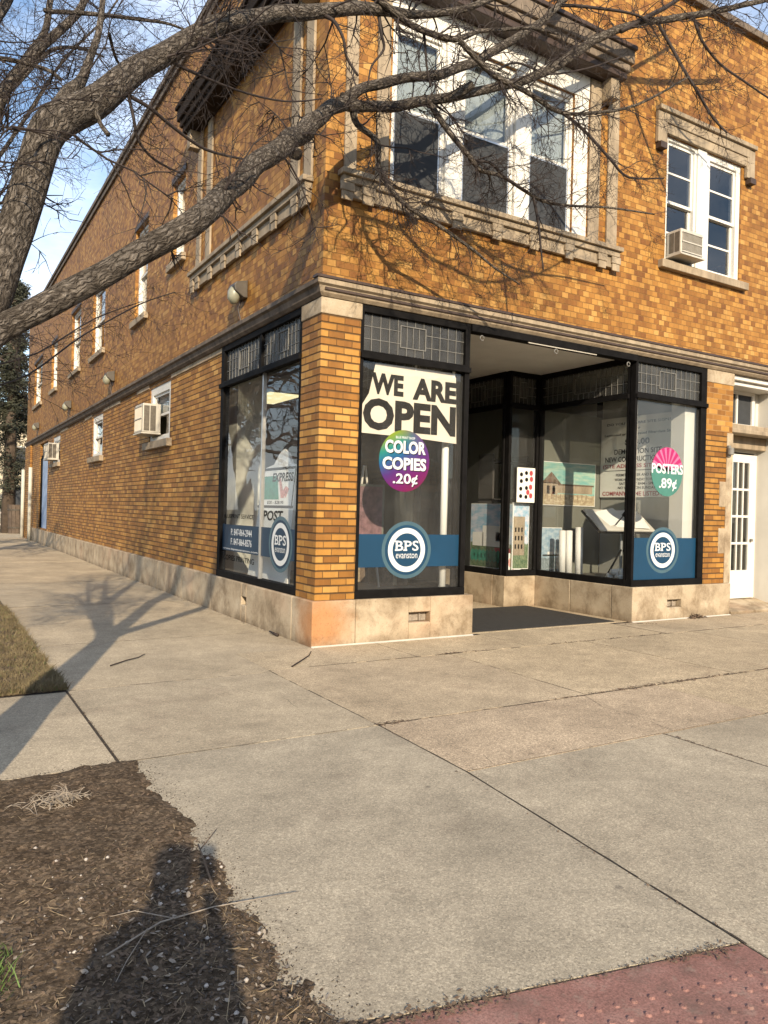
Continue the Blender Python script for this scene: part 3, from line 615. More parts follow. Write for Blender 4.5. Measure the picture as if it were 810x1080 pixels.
# boarded doorway near the far end
dm = MB(); dm.box(.12, .15, 21.9, 24.1, .56, 3.2); bo = dm.build('boarded_doorway', 'boardblue', bld); bo['label'] = 'pale blue boarded doorway'
dm = MB(); dm.box(.08, .16, 21.9, 24.1, 3.21, 3.3); dm.box(.06, .16, 21.9, 22.0, .56, 3.2); dm.box(.06, .16, 24.0, 24.1, .56, 3.2); dm.build('door_frame', 'black', bo)
MB().box(.12, .14, 21.9, 24.1, 3.301, 3.74).build('transom', 'int_dark', bo)

# ---- storefront windows
def came_grid(mb, ax, u0, u1, z0, z1, d, cols, rows=3, diamond=True):
    t = .006; du = (u1-u0)/cols; dz = (z1-z0)/rows; c0, c1 = u0+(u1-u0)*.36, u0+(u1-u0)*.60; m0, m1 = z0+dz*.75, z1-dz*.55
    for k in range(1, cols):
        u = u0+du*k
        if diamond and c0-.01 < u < c1+.01: B(mb, ax, u-t/2, u+t/2, d, d+.006, z0, m0); B(mb, ax, u-t/2, u+t/2, d, d+.006, m1, z1); continue
        B(mb, ax, u-t/2, u+t/2, d, d+.006, z0, z1)
    for k in range(1, rows):
        z = z0+dz*k
        if diamond: B(mb, ax, u0, c0, d+.001, d+.0055, z-t/2, z+t/2); B(mb, ax, c1, u1, d+.001, d+.0055, z-t/2, z+t/2)
        else: B(mb, ax, u0, u1, d+.001, d+.0055, z-t/2, z+t/2)
    if diamond:
        w = .009
        B(mb, ax, c0, c1, d-.004, d+.008, m0-w, m0); B(mb, ax, c0, c1, d-.004, d+.008, m1, m1+w); B(mb, ax, c0-w, c0, d-.004, d+.008, m0-w, m1+w); B(mb, ax, c1, c1+w, d-.004, d+.008, m0-w, m1+w)
        for k in (1, 2, 3): u = c0+(c1-c0)*k/4; B(mb, ax, u-t/2, u+t/2, d+.001, d+.005, m0, m1)
    return mb
def shopwin(ax, u0, u1, d, mull=None, jl=.05, jr=.05, cols=12, tmull=None, back=False, tr=True, fine=False):
    """plate glass with black frame; leaded transom above. parts of the building"""
    mb = MB(); z0, z1 = .506, 3.86
    B(mb, ax, u0, u1, d-.035, d+.08, z0, .60); B(mb, ax, u0, u0+jl, d-.03, d+.07, .60, z1); B(mb, ax, u1-jr, u1, d-.03, d+.07, .60, z1)
    B(mb, ax, u0+jl, u1-jr, d-.03, d+.07, 3.78, z1); B(mb, ax, u0+jl, u1-jr, d-.03, d+.07, 3.27, 3.345)
    B(mb, ax, u0-.0, u1+.0, d-.065, d-.0305, 3.25, 3.315)
    if tmull: B(mb, ax, tmull-.035, tmull+.035, d-.02, d+.06, 3.345, 3.78)
    fr = mb.build('shop_window', 'black', bld, bevel=.006)
    g = MB(); B(g, ax, u0+jl, u1-jr, d+.018, d+.024, .60, 3.27); g.build('glass_pane', 'glass', fr)
    if mull:
        m = MB(); B(m, ax, mull-.018, mull+.018, d-.005, d+.045, .60, 3.27); m.build('glazing_bar', 'alu', fr)
    g = MB(); B(g, ax, u0+jl, u1-jr, d+.022, d+.026, 3.345, 3.78); g.build('leaded_glass', 'leadglass', fr)
    c = MB()
    if tmull: came_grid(c, ax, u0+jl, tmull-.035, 3.345, 3.78, d+.012, cols); came_grid(c, ax, tmull+.035, u1-jr, 3.345, 3.78, d+.012, cols)
    else: came_grid(c, ax, u0+jl, u1-jr, 3.345, 3.78, d+.012, cols)
    c.build('lead_came', 'lead', fr)
    return fr
WF1 = shopwin('f', .50, 2.06, .03, jl=.045, jr=.07, cols=12)
WS = shopwin('s', .50, 3.30, .03, mull=1.72, jl=.06, jr=.12, cols=11, tmull=1.8)
WF2 = shopwin('f', 5.075, 6.70, .03, jl=.05, jr=.13, cols=13)
def ret(ax, u0, u1, d, cols): return shopwin(ax, u0, u1, d, jl=.05, jr=.05, cols=cols)
ret('s', .112, 2.03, 5.11, 16); ret('f', 4.43, 5.075, 2.03, 6); ret('s', 2.112, 3.7, 4.44, 13); ret('s', .112, 3.7, 1.98, 20)
# header over the opening, soffit, door wall
MB().box(2.063, 5.072, -.03, .12, 3.775, 3.864).build('header_beam', 'black', bld)
MB().box(3.0, 4.25, -.012, .005, 3.757, 3.7745).build('header_trim', 'offwhite', bld)
MB().box(.0, XR, -.078, -.003, 3.925, 3.952).build('ledge_dark_strip', 'hood', bld)  # raised dark strip painted in for the dark of a groove
MB().face([(.3, .1, 3.861), (7, .1, 3.861), (7, 4.2, 3.861), (.3, 4.2, 3.861)]).build('soffit', 'ceil', bld)
MB().box(2.2, 2.9, 1.7, 3.68, 3.60, 3.86).build('soffit_box', 'ceil', bld, bevel=.01)
dr = MB(); dr.box(2.05, 2.75, 3.7, 3.78, 0, 3.86); dr.box(3.85, 4.43, 3.7, 3.78, 0, 3.86); dr.box(2.75, 3.85, 3.7, 3.78, 2.2, 3.86); dr.build('entrance_wall', 'black', bld)
dd = MB()
for (a, b, c, e) in ((2.75, 2.87, .01, 2.2), (3.73, 3.85, .01, 2.2), (2.87, 3.73, .01, .3), (2.87, 3.73, 2.06, 2.2), (2.87, 3.73, .98, 1.06)): dd.box(a, b, 3.71, 3.76, c, e)
dd = dd.build('entrance_door', 'black', bld); MB().box(2.87, 3.73, 3.73, 3.735, .3, 2.06).build('glass_pane', 'glass', dd); MB().box(2.79, 2.82, 3.64, 3.70, .9, 1.25).build('handle', 'alu', dd, bevel=.006)
# hooks of an old awning under the header
hk = MB()
for x in (2.2, 3.45, 4.85): MB().tube([(x+.03*math.cos(t*.7), -.05+.0*t, 3.70+.03*math.sin(t*.7)) for t in range(9)], [.007]*9, 6).build('awning_hook', 'lead', bld)
# interior shell of the shop
sh = MB()
sh.face([(6.62, .12, .1), (6.62, 2.05, .1), (6.62, 2.05, 3.86), (6.62, .12, 3.86)]); sh.build('party_wall', 'int_wall', bld)
MB().box(5.16, 6.615, 2.06, 2.10, .52, 3.28).build('display_back_panel', 'backpanel', bld)
sh = MB(); sh.face([(.1, 12, 0), (9, 12, 0), (9, 12, 3.9), (.1, 12, 3.9)]); sh.face([(6.63, 2.2, 0), (6.63, 12, 0), (6.63, 12, 3.9), (6.63, 2.2, 3.9)]); sh.build('shop_back_wall', 'int_wall', bld)
MB().face([(.2, 3.7, 3.84), (9, 3.7, 3.84), (9, 12, 3.84), (.2, 12, 3.84)]).build('shop_ceiling', 'int_wall', bld)
MB().box(.2, 9, .36, 12, -.05, -.003).build('shop_floor', 'int_dark', bld)
df = MB(); df.box(.12, 1.94, .12, 3.69, .45, .52); df.box(5.2, 6.61, .12, 2.05, .45, .52); df.box(4.5, 6.61, 2.11, 3.69, .45, .52); df.build('display_floor', 'display_floor', bld)
MB().box(.31, .75, 3.42, 3.86, .52, 3.83).build('interior_column', 'cream', bld, bevel=.01)
MB().box(6.35, 6.61, .13, .38, .52, 3.83).build('interior_column', 'panelgrey', bld)  # paler box painted in for the sunlit end of the party wall
ss = MB()
for z in (1.05, 1.75, 2.45): ss.box(5.0, 6.6, 3.1, 3.5, z, z+.04)
for x in (5.0, 5.8, 6.56): ss.box(x, x+.04, 3.1, 3.5, .52, 2.6)
ss.build('display_shelf', 'int_dark', bld)
for i in range(2):
    pass
# ---- right recess with the white door
rc = MB(); rc.box(7.372, 8.0, .47, .55, .1, 3.86); rc.box(8.68, 8.76, .47, .55, .1, 3.86); rc.box(8.0, 8.68, .47, .55, 2.68, 3.12); rc.build('recess_panel', 'panelgrey', bld)
rc = MB(); rc.box(8.761, 9.3, -.01, .55, .1, 3.86); rc.build('recess_pier', 'panelgrey', bld, bevel=.01)
rc = MB(); rc.box(7.373, 8.76, .02, .47, 2.93, 3.0); rc.box(7.373, 8.76, .10, .468, 3.001, 3.09); rc.box(7.373, 8.76, .30, .469, 2.72, 2.929); rc.build('door_cornice', 'trim', bld, bevel=.012)
rc = MB(); rc.box(7.373, 8.76, .05, .469, 3.79, 3.864); rc.box(7.373, 8.76, .12, .46, 3.72, 3.789); rc.build('recess_soffit', 'white', bld, bevel=.01)
wall('f', 9.3, XR, .5, 4.0, .01, [], .1, 'brick_low', 'lower_front_wall', bld); MB().box(9.302, XR, -.045, .3, -.05, .505).build('stone_base', 'stone', bld, bevel=.012)
tw = MB()
for (a, b, c, e) in ((7.55, 7.62, 3.10, 3.72), (8.52, 8.6, 3.10, 3.72), (7.62, 8.52, 3.10, 3.16), (7.62, 8.52, 3.66, 3.72), (8.08, 8.12, 3.16, 3.66)): tw.box(a, b, .425, .469, c, e)
tw = tw.build('transom_window', 'white', bld, bevel=.004); MB().box(7.62, 8.52, .455, .459, 3.16, 3.66).build('glass_pane', 'screen', tw)
wd = MB(); d0, d1 = .41, .455; x0, x1, z0, z1 = 7.9, 8.67, .18, 2.64
wd.box(x0, x0+.11, d0, d1, z0, z1); wd.box(x1-.2, x1, d0, d1, z0, z1); wd.box(x0+.11, x1-.2, d0, d1, z0, .66); wd.box(x0+.11, x1-.2, d0, d1, 2.5, z1)
for k in (1, 2, 3): z = .66+(2.5-.66)*k/4; wd.box(x0+.11, x1-.2, d0+.004, d1-.004, z-.02, z+.02)
for k in (1, 2): x = x0+.11+(x1-x0-.31)*k/3; wd.box(x-.014, x+.014, d0+.006, d1-.006, .66, 2.5)
wd = wd.build('white_door', 'white', bld, bevel=.004); MB().box(x0+.11, x1-.2, .435, .44, .66, 2.5).build('glass_pane', 'tintglass', wd)
MB().box(x1-.17, x1-.12, .36, .40, 1.15, 1.2).build('handle', 'lead', wd, bevel=.01)
dw = MB(); dw.box(7.6, 8.9, .56, .9, .1, 3.9); dw.build('door_lobby', 'int_dark', bld)
stp = MB(); stp.prism([(-.04, -.05), (-.04, .045), (.0, .06), (.465, .17), (.465, -.05)], 'x', 7.375, 9.4); stp.build('door_step', 'stone', bld, bevel=.006)
db = MB(); db.tube([(7.24, -.06, 2.55), (7.24, -.06, 2.66)], [.05, .05], 12); db.box(7.21, 7.27, -.05, -.012, 2.52, 2.70); db.build('door_bell', 'lead', bld, bevel=.006)
# vents in the stone base
for (a, b, z0, z1) in ((1.22, 1.53, .205, .325), (5.83, 6.15, .18, .295)):
    v = MB(); v.box(a+.012, b-.012, .05, .06, z0+.008, z1-.008); v.box((a+b)/2+.03, (a+b)/2+.042, .02, .049, z0+.01, z1-.01); v.build('vent_grille', 'leafgrey', bld)
# cracks filled sealant strip at base of front (white mortar line)
for a, b in ((-.05, 2.17), (5.065, 7.345)): MB().prism([(-.075, .0), (-.046, .014), (-.046, .0)], 'x', a, b).build('mortar_line', 'offwhite', bld)
# ================================================================== THINGS ON THE BUILDING
def ac_unit(name_label, ax, u0, u1, d_out, d_in, z0, z1, grp='window air conditioners'):
    o = thing('air_conditioner', name_label, 'air conditioner', P3(ax, (u0+u1)/2, 0, z0), grp)
    m = MB(); B(m, ax, u0, u1, d_out+.03, d_in, z0+.02, z1); m.build('casing', 'acbody', o, bevel=.012)
    m = MB(); B(m, ax, u0+.035, u1-.035, d_out+.022, d_out+.029, z0+.06, z1-.045); m.build('coil', 'acgrille', o)
    m = MB()
    n = 16
    for k in range(n+1):
        u = u0+.035+(u1-u0-.07)*k/n; B(m, ax, u-.0022, u+.0022, d_out+.014, d_out+.0215, z0+.06, z1-.045)
    for z in (z0+.045, (z0+z1)/2, z1-.05): B(m, ax, u0+.02, u1-.02, d_out+.008, d_out+.0135, z-.008, z+.008)
    m.build('grille', 'acbody', o)
    da, db = d_out+.045, min(-.01, d_out+.30)
    for uu, vv in ((u0-.004, u0-.0005), (u1+.0005, u1+.004)):
        for k in range(2): m = MB(); q0 = da+(db-da)*k/2; B(m, ax, uu, vv, q0+.008, q0+(db-da)/2-.008, z0+.05, z1-.04); m.build('side_louvre', 'acgrille', o)
    m = MB(); B(m, ax, u0-.02, u1+.02, d_out, d_in, z0-.01, z0+.018); m.build('base_tray', 'acbody', o, bevel=.005)
    return o
ac_unit('cream air conditioner in the front upper window beside the white mullion', 'f', 5.70, 6.20, -.25, .045, 5.40, 5.78)
ac_unit('large cream air conditioner in the lower side window nearest the corner', 's', 6.9, 7.5, -.29, .075, 2.86, 3.42)
ac_unit('small white air conditioner in the lower side window by the boarded doorway', 's', 19.6, 20.5, -.3, .075, 2.95, 3.5)
def wall_light(y, label):
    o = thing('wall_light', label, 'wall light', (0, y, 4.3), 'flood lights along the side wall')
    m = MB(); m.prism([(-.005, 4.60), (-.17, 4.56), (-.20, 4.51), (-.18, 4.44), (-.06, 4.36), (-.005, 4.36)], 'y', y-.13, y+.13); m.build('housing', 'bronze', o, bevel=.012)
    m = MB(); pts = [(-.12, y, 4.47), (-.15, y, 4.42), (-.16, y, 4.36), (-.14, y, 4.29)]; m.tube(pts, [.09, .095, .085, .05], 14); m.build('lens', 'lens', o, smooth=True)
    m = MB(); m.tube([(-.03, y+.05, 4.36), (-.07, y+.07, 4.25), (-.03, y+.04, 4.06)], [.012]*3, 6); m.build('conduit', 'hood', o)
wall_light(2.4, 'bronze flood light above the side shop window, nearest the corner')
wall_light(10.84, 'bronze flood light between the two nearer lower side windows')
wall_light(16.9, 'small flood light past the middle lower side window')
wall_light(24.4, 'small flood light above the boarded doorway at the far end')

# ---- banner
def fpanel(pts, d, th=.003):
    mb = MB(); mb.prism(pts, 'y', d, d+th); return mb
ban = thing('open_banner', 'cream paper banner reading WE ARE OPEN in black behind the corner window', 'banner', (1.2, .07, 2.4))
yb = .0605
bpts = [(.74, 3.225), (1.3, 3.24), (1.86, 3.235), (1.895, 3.18), (1.925, 2.37), (1.3, 2.40), (.56, 2.41), (.565, 2.72), (.66, 2.87)]
fpanel(bpts, yb).build('sheet', 'banner', ban)
t = MB()
mbs = [text_mb('WE', 'f', .685, yb-.002, 2.87, .445, .25, .05, cut=[((-.62, 0, 0), (-1, -.42, 0))]), text_mb('ARE', 'f', 1.26, yb-.002, 2.855, .645, .265, .05), text_mb('OPEN', 'f', .585, yb-.002, 2.45, 1.32, .375, .045)]
for i, (m, nm) in enumerate(zip(mbs, 'abc')): t.v, t.f = t.v+m.v, t.f+[tuple(k+len(t.v) for k in f) for f in m.f]; t.uv += m.uv; t.col += m.col
t.build('lettering', 'ink', ban)
m = MB(); m.box(1.285, 1.315, yb-.001, yb+.004, 3.2, 3.27); m.box(1.84, 1.88, yb-.001, yb+.004, 3.18, 3.26); m.build('tape', 'paper', ban)

# ---- round stickers and logo decals
def merge(*ms):
    t = MB()
    for m in ms:
        b = len(t.v); t.v += m.v; t.f += [tuple(k+b for k in f) for f in m.f]; t.uv += m.uv; t.col += m.col
    return t
FD = .03+.012     # just outside the glass
cc = thing('price_sticker', 'round rainbow sticker reading COLOR COPIES below the open banner', 'sticker', (1.16, FD, 1.75))
disc(MB(), 'f', 1.16, FD, 2.115, .355, .365, 64, uv=True).build('disc', 'rainbow', cc)
shd = merge(text_mb('COLOR', 'f', .895, FD-.001, 2.19, .57, .155, .045), text_mb('COPIES', 'f', .865, FD-.001, 1.995, .61, .15, .045), text_mb('.20¢', 'f', 1.01, FD-.001, 1.805, .35, .15, .022)); shd.build('lettering_shadow', 'ink', cc)
merge(text_mb('COLOR', 'f', .883, FD-.002, 2.20, .575, .155, .04), text_mb('COPIES', 'f', .853, FD-.002, 2.005, .615, .15, .04), text_mb('.20¢', 'f', 1.0, FD-.002, 1.815, .35, .15, .02)).build('lettering', 'vinylwhite', cc)
text_mb('BLUE PRINT SHOP', 'f', 1.03, FD-.001, 2.375, .27, .03, .01).build('small_print', 'vinylwhite', cc)
ps = thing('price_sticker', 'round pink and teal sticker reading POSTERS .89¢ in the window beside the right brick pillar', 'sticker', (5.86, FD, 1.84))
disc(MB(), 'f', 5.86, FD, 2.215, .355, .37, 64, a0=12, a1=168).build('disc', 'pink', ps)
m = disc(MB(), 'f', 5.86, FD, 2.215, .355, .37, 48, a0=168, a1=372); m.face([(5.86+.355*math.cos(rad(12)), FD, 2.215+.37*math.sin(rad(12))), (5.86, FD, 2.215), (5.86-.355*math.cos(rad(12)), FD, 2.215+.37*math.sin(rad(12)))]); m.build('lower_disc', 'teal', ps)
m = MB(); c0 = (5.86, 2.20)
for k in range(8):
    a = rad(18+k*144/7.5); b_ = rad(18+k*144/7.5+8); m.face([(c0[0]+.06*math.cos(a), FD-.001, c0[1]+.06*math.sin(a)+.03), (c0[0]+.35*math.cos(a), FD-.001, 2.215+.364*math.sin(a)), (c0[0]+.35*math.cos(b_), FD-.001, 2.215+.364*math.sin(b_)), (c0[0]+.06*math.cos(b_), FD-.001, c0[1]+.06*math.sin(b_)+.03)])
m.build('sun_ray', 'pinklt', ps)
text_mb('POSTERS', 'f', 5.51, FD-.002, 2.185, .71, .15, .03).build('lettering', 'vinylwhite', ps); text_mb('.89¢', 'f', 5.68, FD-.002, 1.93, .40, .19, .022).build('price', 'vinylwhite', ps)
def slab_bps(ax, u, d, z, w, h):
    m = text_mb('BPS', ax, u, d, z, w, h, .015, space=1.06); sg = 1 if ax == 'f' else -1
    for (a, b) in ((-.03, .12), (.33, .50)):
        for zz in (z, z+h*.86): B(m, ax, *(sorted((u+sg*a*w, u+sg*b*w))), d-.0004, d-.0001, zz, zz+h*.14)
    return m
def bps(ax, u, z, ru, rz, d, par):
    disc(MB(), ax, u, d-.001, z, ru*1.33, rz*1.3, 56, .87).build('outer_ring', 'ring', par)
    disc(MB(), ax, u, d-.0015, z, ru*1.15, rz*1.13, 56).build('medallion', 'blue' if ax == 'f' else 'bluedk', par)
    disc(MB(), ax, u, d-.0025, z, ru, rz, 56, .76).build('white_ring', 'vinylwhite', par)
    sg = 1 if ax == 'f' else -1
    merge(slab_bps(ax, u-sg*ru*.60, d-.0035, z-rz*.04, ru*1.24, rz*.46), text_mb('evanston', ax, u-sg*ru*.58, d-.0035, z-rz*.38, ru*1.16, rz*.25, .0)).build('lettering', 'vinylwhite', par)
dc = thing('window_decal', 'blue band decal with round BPS logo on the window under the open banner', 'window decal', (1.22, FD, .85), 'shop logo decals')
m = MB(); m.box(.55, 1.985, FD, FD+.0015, .86, 1.245); m.build('band', 'blue', dc); bps('f', 1.22, 1.06, .262, .262, FD, dc)
dc = thing('window_decal', 'blue decal with BPS logo on the window beneath the posters sticker', 'window decal', (5.8, FD, .63), 'shop logo decals')
m = MB(); m.box(5.128, 6.567, FD, FD+.0015, .602, 1.22); m.build('band', 'blue', dc); bps('f', 5.80, 1.035, .275, .265, FD, dc)
SD = FD
dc = thing('window_decal', 'dark blue band decal with phone numbers and BPS logo on the side window', 'window decal', (SD, 1.5, .9), 'shop logo decals')
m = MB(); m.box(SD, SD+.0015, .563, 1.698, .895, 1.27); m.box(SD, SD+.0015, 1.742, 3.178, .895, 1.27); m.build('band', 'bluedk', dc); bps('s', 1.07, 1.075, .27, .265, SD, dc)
merge(text_mb('P. 847-864-2944', 's', 2.82, SD-.002, 1.12, .80, .095, .015), text_mb('F. 847-864-8576', 's', 2.82, SD-.002, .985, .80, .095, .015), text_mb('www.bpsevanston.com', 's', 3.14, SD-.002, .905, 1.34, .035, .01)).build('lettering', 'vinylwhite', dc)
merge(text_mb('BLUEPRINT SERVICE', 's', 3.12, SD-.002, 1.36, 1.15, .06, .012), text_mb('COPIES PRINTING', 's', 3.12, SD-.002, .76, 1.2, .075, .012)).build('dark_lettering', 'ink', dc)

# ---- window display
pv = thing('corner_post', 'white peeling post standing inside the corner of the right display window', 'post', (5.24, .14, .52))
m = MB(); m.box(5.19, 5.27, .12, .2, .52, 3.26); m.build('post', 'paper', pv, bevel=.01)
m = MB(); m.box(5.1905, 5.2695, .1155, .1195, 1.35, 2.9); m.build('worn_edge', 'leafgrey', pv)
pv = thing('white_tube', 'white upright tube inside the window behind the COLOR COPIES sticker', 'post', (1.83, .18, .52))
m = MB(); m.tube([(1.86, .2, .52), (1.86, .2, 3.26)], [.045, .045], 16); m.build('tube', 'paper', pv, smooth=True); m = MB(); m.tube([(1.86, .2, .521), (1.86, .2, .56)], [.06, .06], 16); m.build('foot', 'paper', pv)
nb = thing('price_board', 'large white notice board with demolition permit prices on the right display wall', 'sign', (6.6, 1.2, 1.9))
m = MB(); m.box(6.585, 6.615, .42, 2.04, 1.86, 3.24); m.build('sheet', 'paper', nb)
xx = 6.583
lines = [('DO YOU REQUIRE SITE SIGNS', 3.10, .05, 1.35), ('OF', 3.01, .04, .1), ('Laminated or Corrugated Fiberglass Sign', 2.91, .055, 1.45), ('DEMOLITION SITE', 2.60, .09, 1.0), ('NEW CONSTRUCTION SITE', 2.47, .09, 1.4)]
t = merge(*[text_mb(s, 's', 1.23+w/2, xx, z, w, h, .02) for s, z, h, w in lines], text_mb('$13.00', 's', 1.5, xx, 2.74, .52, .12, .03))
t = merge(t, *[text_mb(s, 's', 1.23+w/2, xx, z, w, .045, .012) for s, z, w in (('PERMIT NUMBER AND DATE', 2.22, .9), ('WORK HOURS MONDAY TO FRIDAY', 2.14, .95), ('SATURDAY 8AM - 5PM', 2.07, .75), ('NO WORK ON SUNDAY', 2.0, .8))]); t.box(xx, xx+.001, .5, 1.95, 2.315, 2.325); t.build('black_lettering', 'ink', nb)
merge(text_mb('(SITE ADDRESS SITE) HERE', 's', 1.98, xx, 2.345, 1.5, .085, .02), text_mb('COMPANY NAME LISTED HERE', 's', 1.98, xx, 1.885, 1.5, .075, .02)).build('red_lettering', 'redink', nb)
def picture(label, mat, ax, u0, u1, d, z0, z1, extra=None, edge='paper'):
    o = thing('poster', label, 'poster', P3(ax, (u0+u1)/2, d, z0), 'posters in the display windows')
    m = MB(); lo, hi = min(u0, u1), max(u0, u1); B(m, ax, lo-.012, hi+.012, d+.003, d+.018, z0-.012, z1+.012); m.build('backing', edge, o)
    panel(MB(), ax, u0, u1, d, z0, z1, .0025).build('print', mat, o)
    if extra:
        for mat2, rects in extra:
            m = MB()
            for (a, b, c, e, k) in rects:
                ua, ub = u0+(u1-u0)*a, u0+(u1-u0)*b; za, zb = z0+(z1-z0)*c, z0+(z1-z0)*e
                if k == 'r': m.face([P3(ax, ua, d-.001, za), P3(ax, ub, d-.001, za), P3(ax, ub, d-.001, zb), P3(ax, ua, d-.001, zb)])
                if k == 't': m.face([P3(ax, ua, d-.001, za), P3(ax, ub, d-.001, za), P3(ax, (ua+ub)/2, d-.001, zb)])
                if k == 'o': m.face([P3(ax, (ua+ub)/2+(ub-ua)/2*math.cos(t_*.7854), d-.0015, (za+zb)/2+(zb-za)/2*math.sin(t_*.7854)) for t_ in range(8)])
            m.build('printed_scene', mat2, o)
    return o
picture('wide teal villa poster on the back wall above the drafting table', 'pic_arch', 'f', 5.18, 6.45, 2.035, 1.70, 2.42,
        [('trim', [(.02, .30, .25, .52, 'r'), (.30, .95, .28, .46, 'r')]), ('leafbrown', [(-.0, .36, .5, .78, 't'), (.3, .98, .46, .5, 'r'), (.1, .15, .25, .45, 'r'), (.2, .25, .25, .45, 'r')]), ('straw', [(.02+.08*k, .05+.08*k, .12, .27, 'o') for k in range(11)])])
picture('tall street picture with white building standing in the entrance side pane', 'pic_street', 's', 3.2, 2.1, 4.62, .60, 1.68,
        [('paper', [(.3, .95, .33, .66, 'r'), (.05, .32, .33, .55, 'r')]), ('redink', [(.62, .72, .42, .56, 'r'), (.6, .98, .24, .32, 'r')]), ('green', [(.0+.09*k, .12+.09*k, .08, .28, 'o') for k in range(9)])])
picture('narrow brick tower picture beside the street picture', 'pic_street', 'f', 4.66, 5.0, 2.12, .62, 1.7, [('trim', [(.0, .75, .2, .8, 'r')]), ('leafbrown', [(.12+.2*(k % 3), .22+.2*(k % 3), .3+.13*(k//3), .37+.13*(k//3), 'r') for k in range(9)])])
picture('blue winter landscape picture leaning behind the white tubes', 'pic_blue', 'f', 5.175, 5.62, 1.98, .56, 1.3, [('paper', [(.3, .6, .38, .46, 'r'), (.68, .84, .42, .56, 't')]), ('screen', [(.05, .95, .36, .4, 'r')])])
rng = random.Random(5)
picture('small poster of dark and red figures taped to the angled pane', 'paper', 'f', 4.63, 4.99, 1.995, 1.73, 2.28,
        [('ink', [(a, a+.2, b, b+.13, 'o') for a, b in [(.08, .1), (.08, .32), (.1, .55), (.1, .75), (.4, .08), (.42, .35), (.42, .6), (.4, .8)]]), ('redink', [(a, a+.22, b, b+.17, 'o') for a, b in [(.68, .1), (.66, .36), (.7, .6), (.5, .2), (.68, .78)]])])
picture('little red flower print at the foot of the angled pane', 'paper', 'f', 4.52, 4.84, 2.125, .56, .86, [('pic_red', [(.15, .85, .2, .85, 'o'), (.3, .6, .1, .3, 'o')])])
for i, (x, y, lab) in enumerate(((5.28, 1.60, 'white paper tube, nearest the picture, of three standing in the display'), (5.40, 1.57, 'white paper tube, middle of three standing in the display'), (5.54, 1.48, 'white paper tube, nearest the drafting table, of three standing in the display'))):
    o = thing('paper_tube', lab, 'paper tube', (x, y, .52), 'paper tubes standing in the display')
    h = 1.27+.06*(i == 2)
    m = MB(); m.tube([(x, y, .52), (x+.01, y+.02, h)], [.055+.008*(i == 2)]*2, 14, wob=.05); m.build('roll', 'paper', o, smooth=True)
    m = MB(); m.tube([(x+.01, y+.02, h-.02), (x+.01, y+.02, h+.006)], [.042]*2, 14); m.build('end_cap', 'offwhite', o)
dt = thing('drafting_table', 'white drafting table with tilted papers and crossed metal legs in the display', 'drafting table', (6.0, .9, .52))
c = Vector((5.98, 1.05, 1.46)); tx = Vector((1, -.22, 0)).normalized(); ty = (Vector((.15, .75, .5))-tx*tx.dot(Vector((.15, .75, .5)))).normalized(); tn = tx.cross(ty)
m = MB(); m.obox(c, tx, ty, tn, .52, .30, .012); m.build('tabletop', 'offwhite', dt, bevel=.004)
m = MB()
for k, (du, dv, ro, hx, hy) in enumerate(((-.2, .05, .25, .30, .20), (.12, -.02, -.15, .32, .22), (.25, .1, .1, .2, .16))):
    ax_ = (tx*math.cos(ro)+ty*math.sin(ro)); ay_ = tn.cross(ax_); m.obox(c+tx*du+ty*dv+tn*(.018+.008*k), ax_+tn*.06, ay_, tn, hx, hy, .0015)
m.build('drawing_sheet', 'paper', dt)
m = MB(); m.obox(c-tn*.03, tx, ty, tn, .54, .31, .014); m.build('table_frame', 'ink', dt)
m = MB(); m.tube([(6.1, 1.1, .52), (6.1, 1.1, 1.38)], [.025]*2, 8); m.build('column', 'alu', dt)
for a, b in (((5.72, 1.05, .56), (6.08, 1.08, .98)), ((6.42, 1.0, .56), (6.12, 1.08, .98))):
    MB().tube([a, b], [.016]*2, 8).build('leg', 'ink', dt)
MB().tube([c+tn*.05-tx*.2-ty*.2, c+tn*.12+tx*.05, c+tn*.16+tx*.3+ty*.3], [.008]*3, 6).build('drafting_arm', 'ink', dt); m = MB(); m.tube([c+tn*.09+tx*.04, c+tn*.16+tx*.06], [.03, .03], 10); m.build('arm_joint', 'ink', dt)
pr_ = thing('paper_bundle', 'crumpled white bundle of rolled paper on the display floor', 'paper bundle', (6.0, .75, .52))
for k in range(7):
    x, y = 5.62+.05*(k % 3), .72+.07*(k % 4); z = .57+.07*(k//4)
    m = MB(); m.tube([(x, y, z), (x+.35, y+.02*(k % 2), z+.01), (x+.75, y+.1*(k % 3-1), z-.005)], [.045+.006*(k % 3), .05, .04], 12, wob=.35); m.build('roll', 'paper', pr_, smooth=True)
ez = thing('display_easel', 'wooden easel with a pink flower print inside the window under the open banner', 'easel', (1.2, 1.0, .52))
m = MB(); m.box(.91, 1.47, 1.0, 1.02, 1.16, 1.86); m.build('backing', 'backpanel', ez); panel(MB(), 'f', .94, 1.44, .995, 1.19, 1.83).build('print', 'pic_dim', ez)
m = MB(); m.box(.87, 1.51, .97, 1.04, 1.11, 1.155); m.build('ledge', 'offwhite', ez)
for a, b in (((.97, .98, .52), (1.18, 1.05, 2.1)), ((1.41, .98, .52), (1.20, 1.05, 2.1)), ((1.19, 1.55, .52), (1.19, 1.08, 2.05))): MB().tube([a, b], [.016, .014], 8).build('leg', 'offwhite', ez)
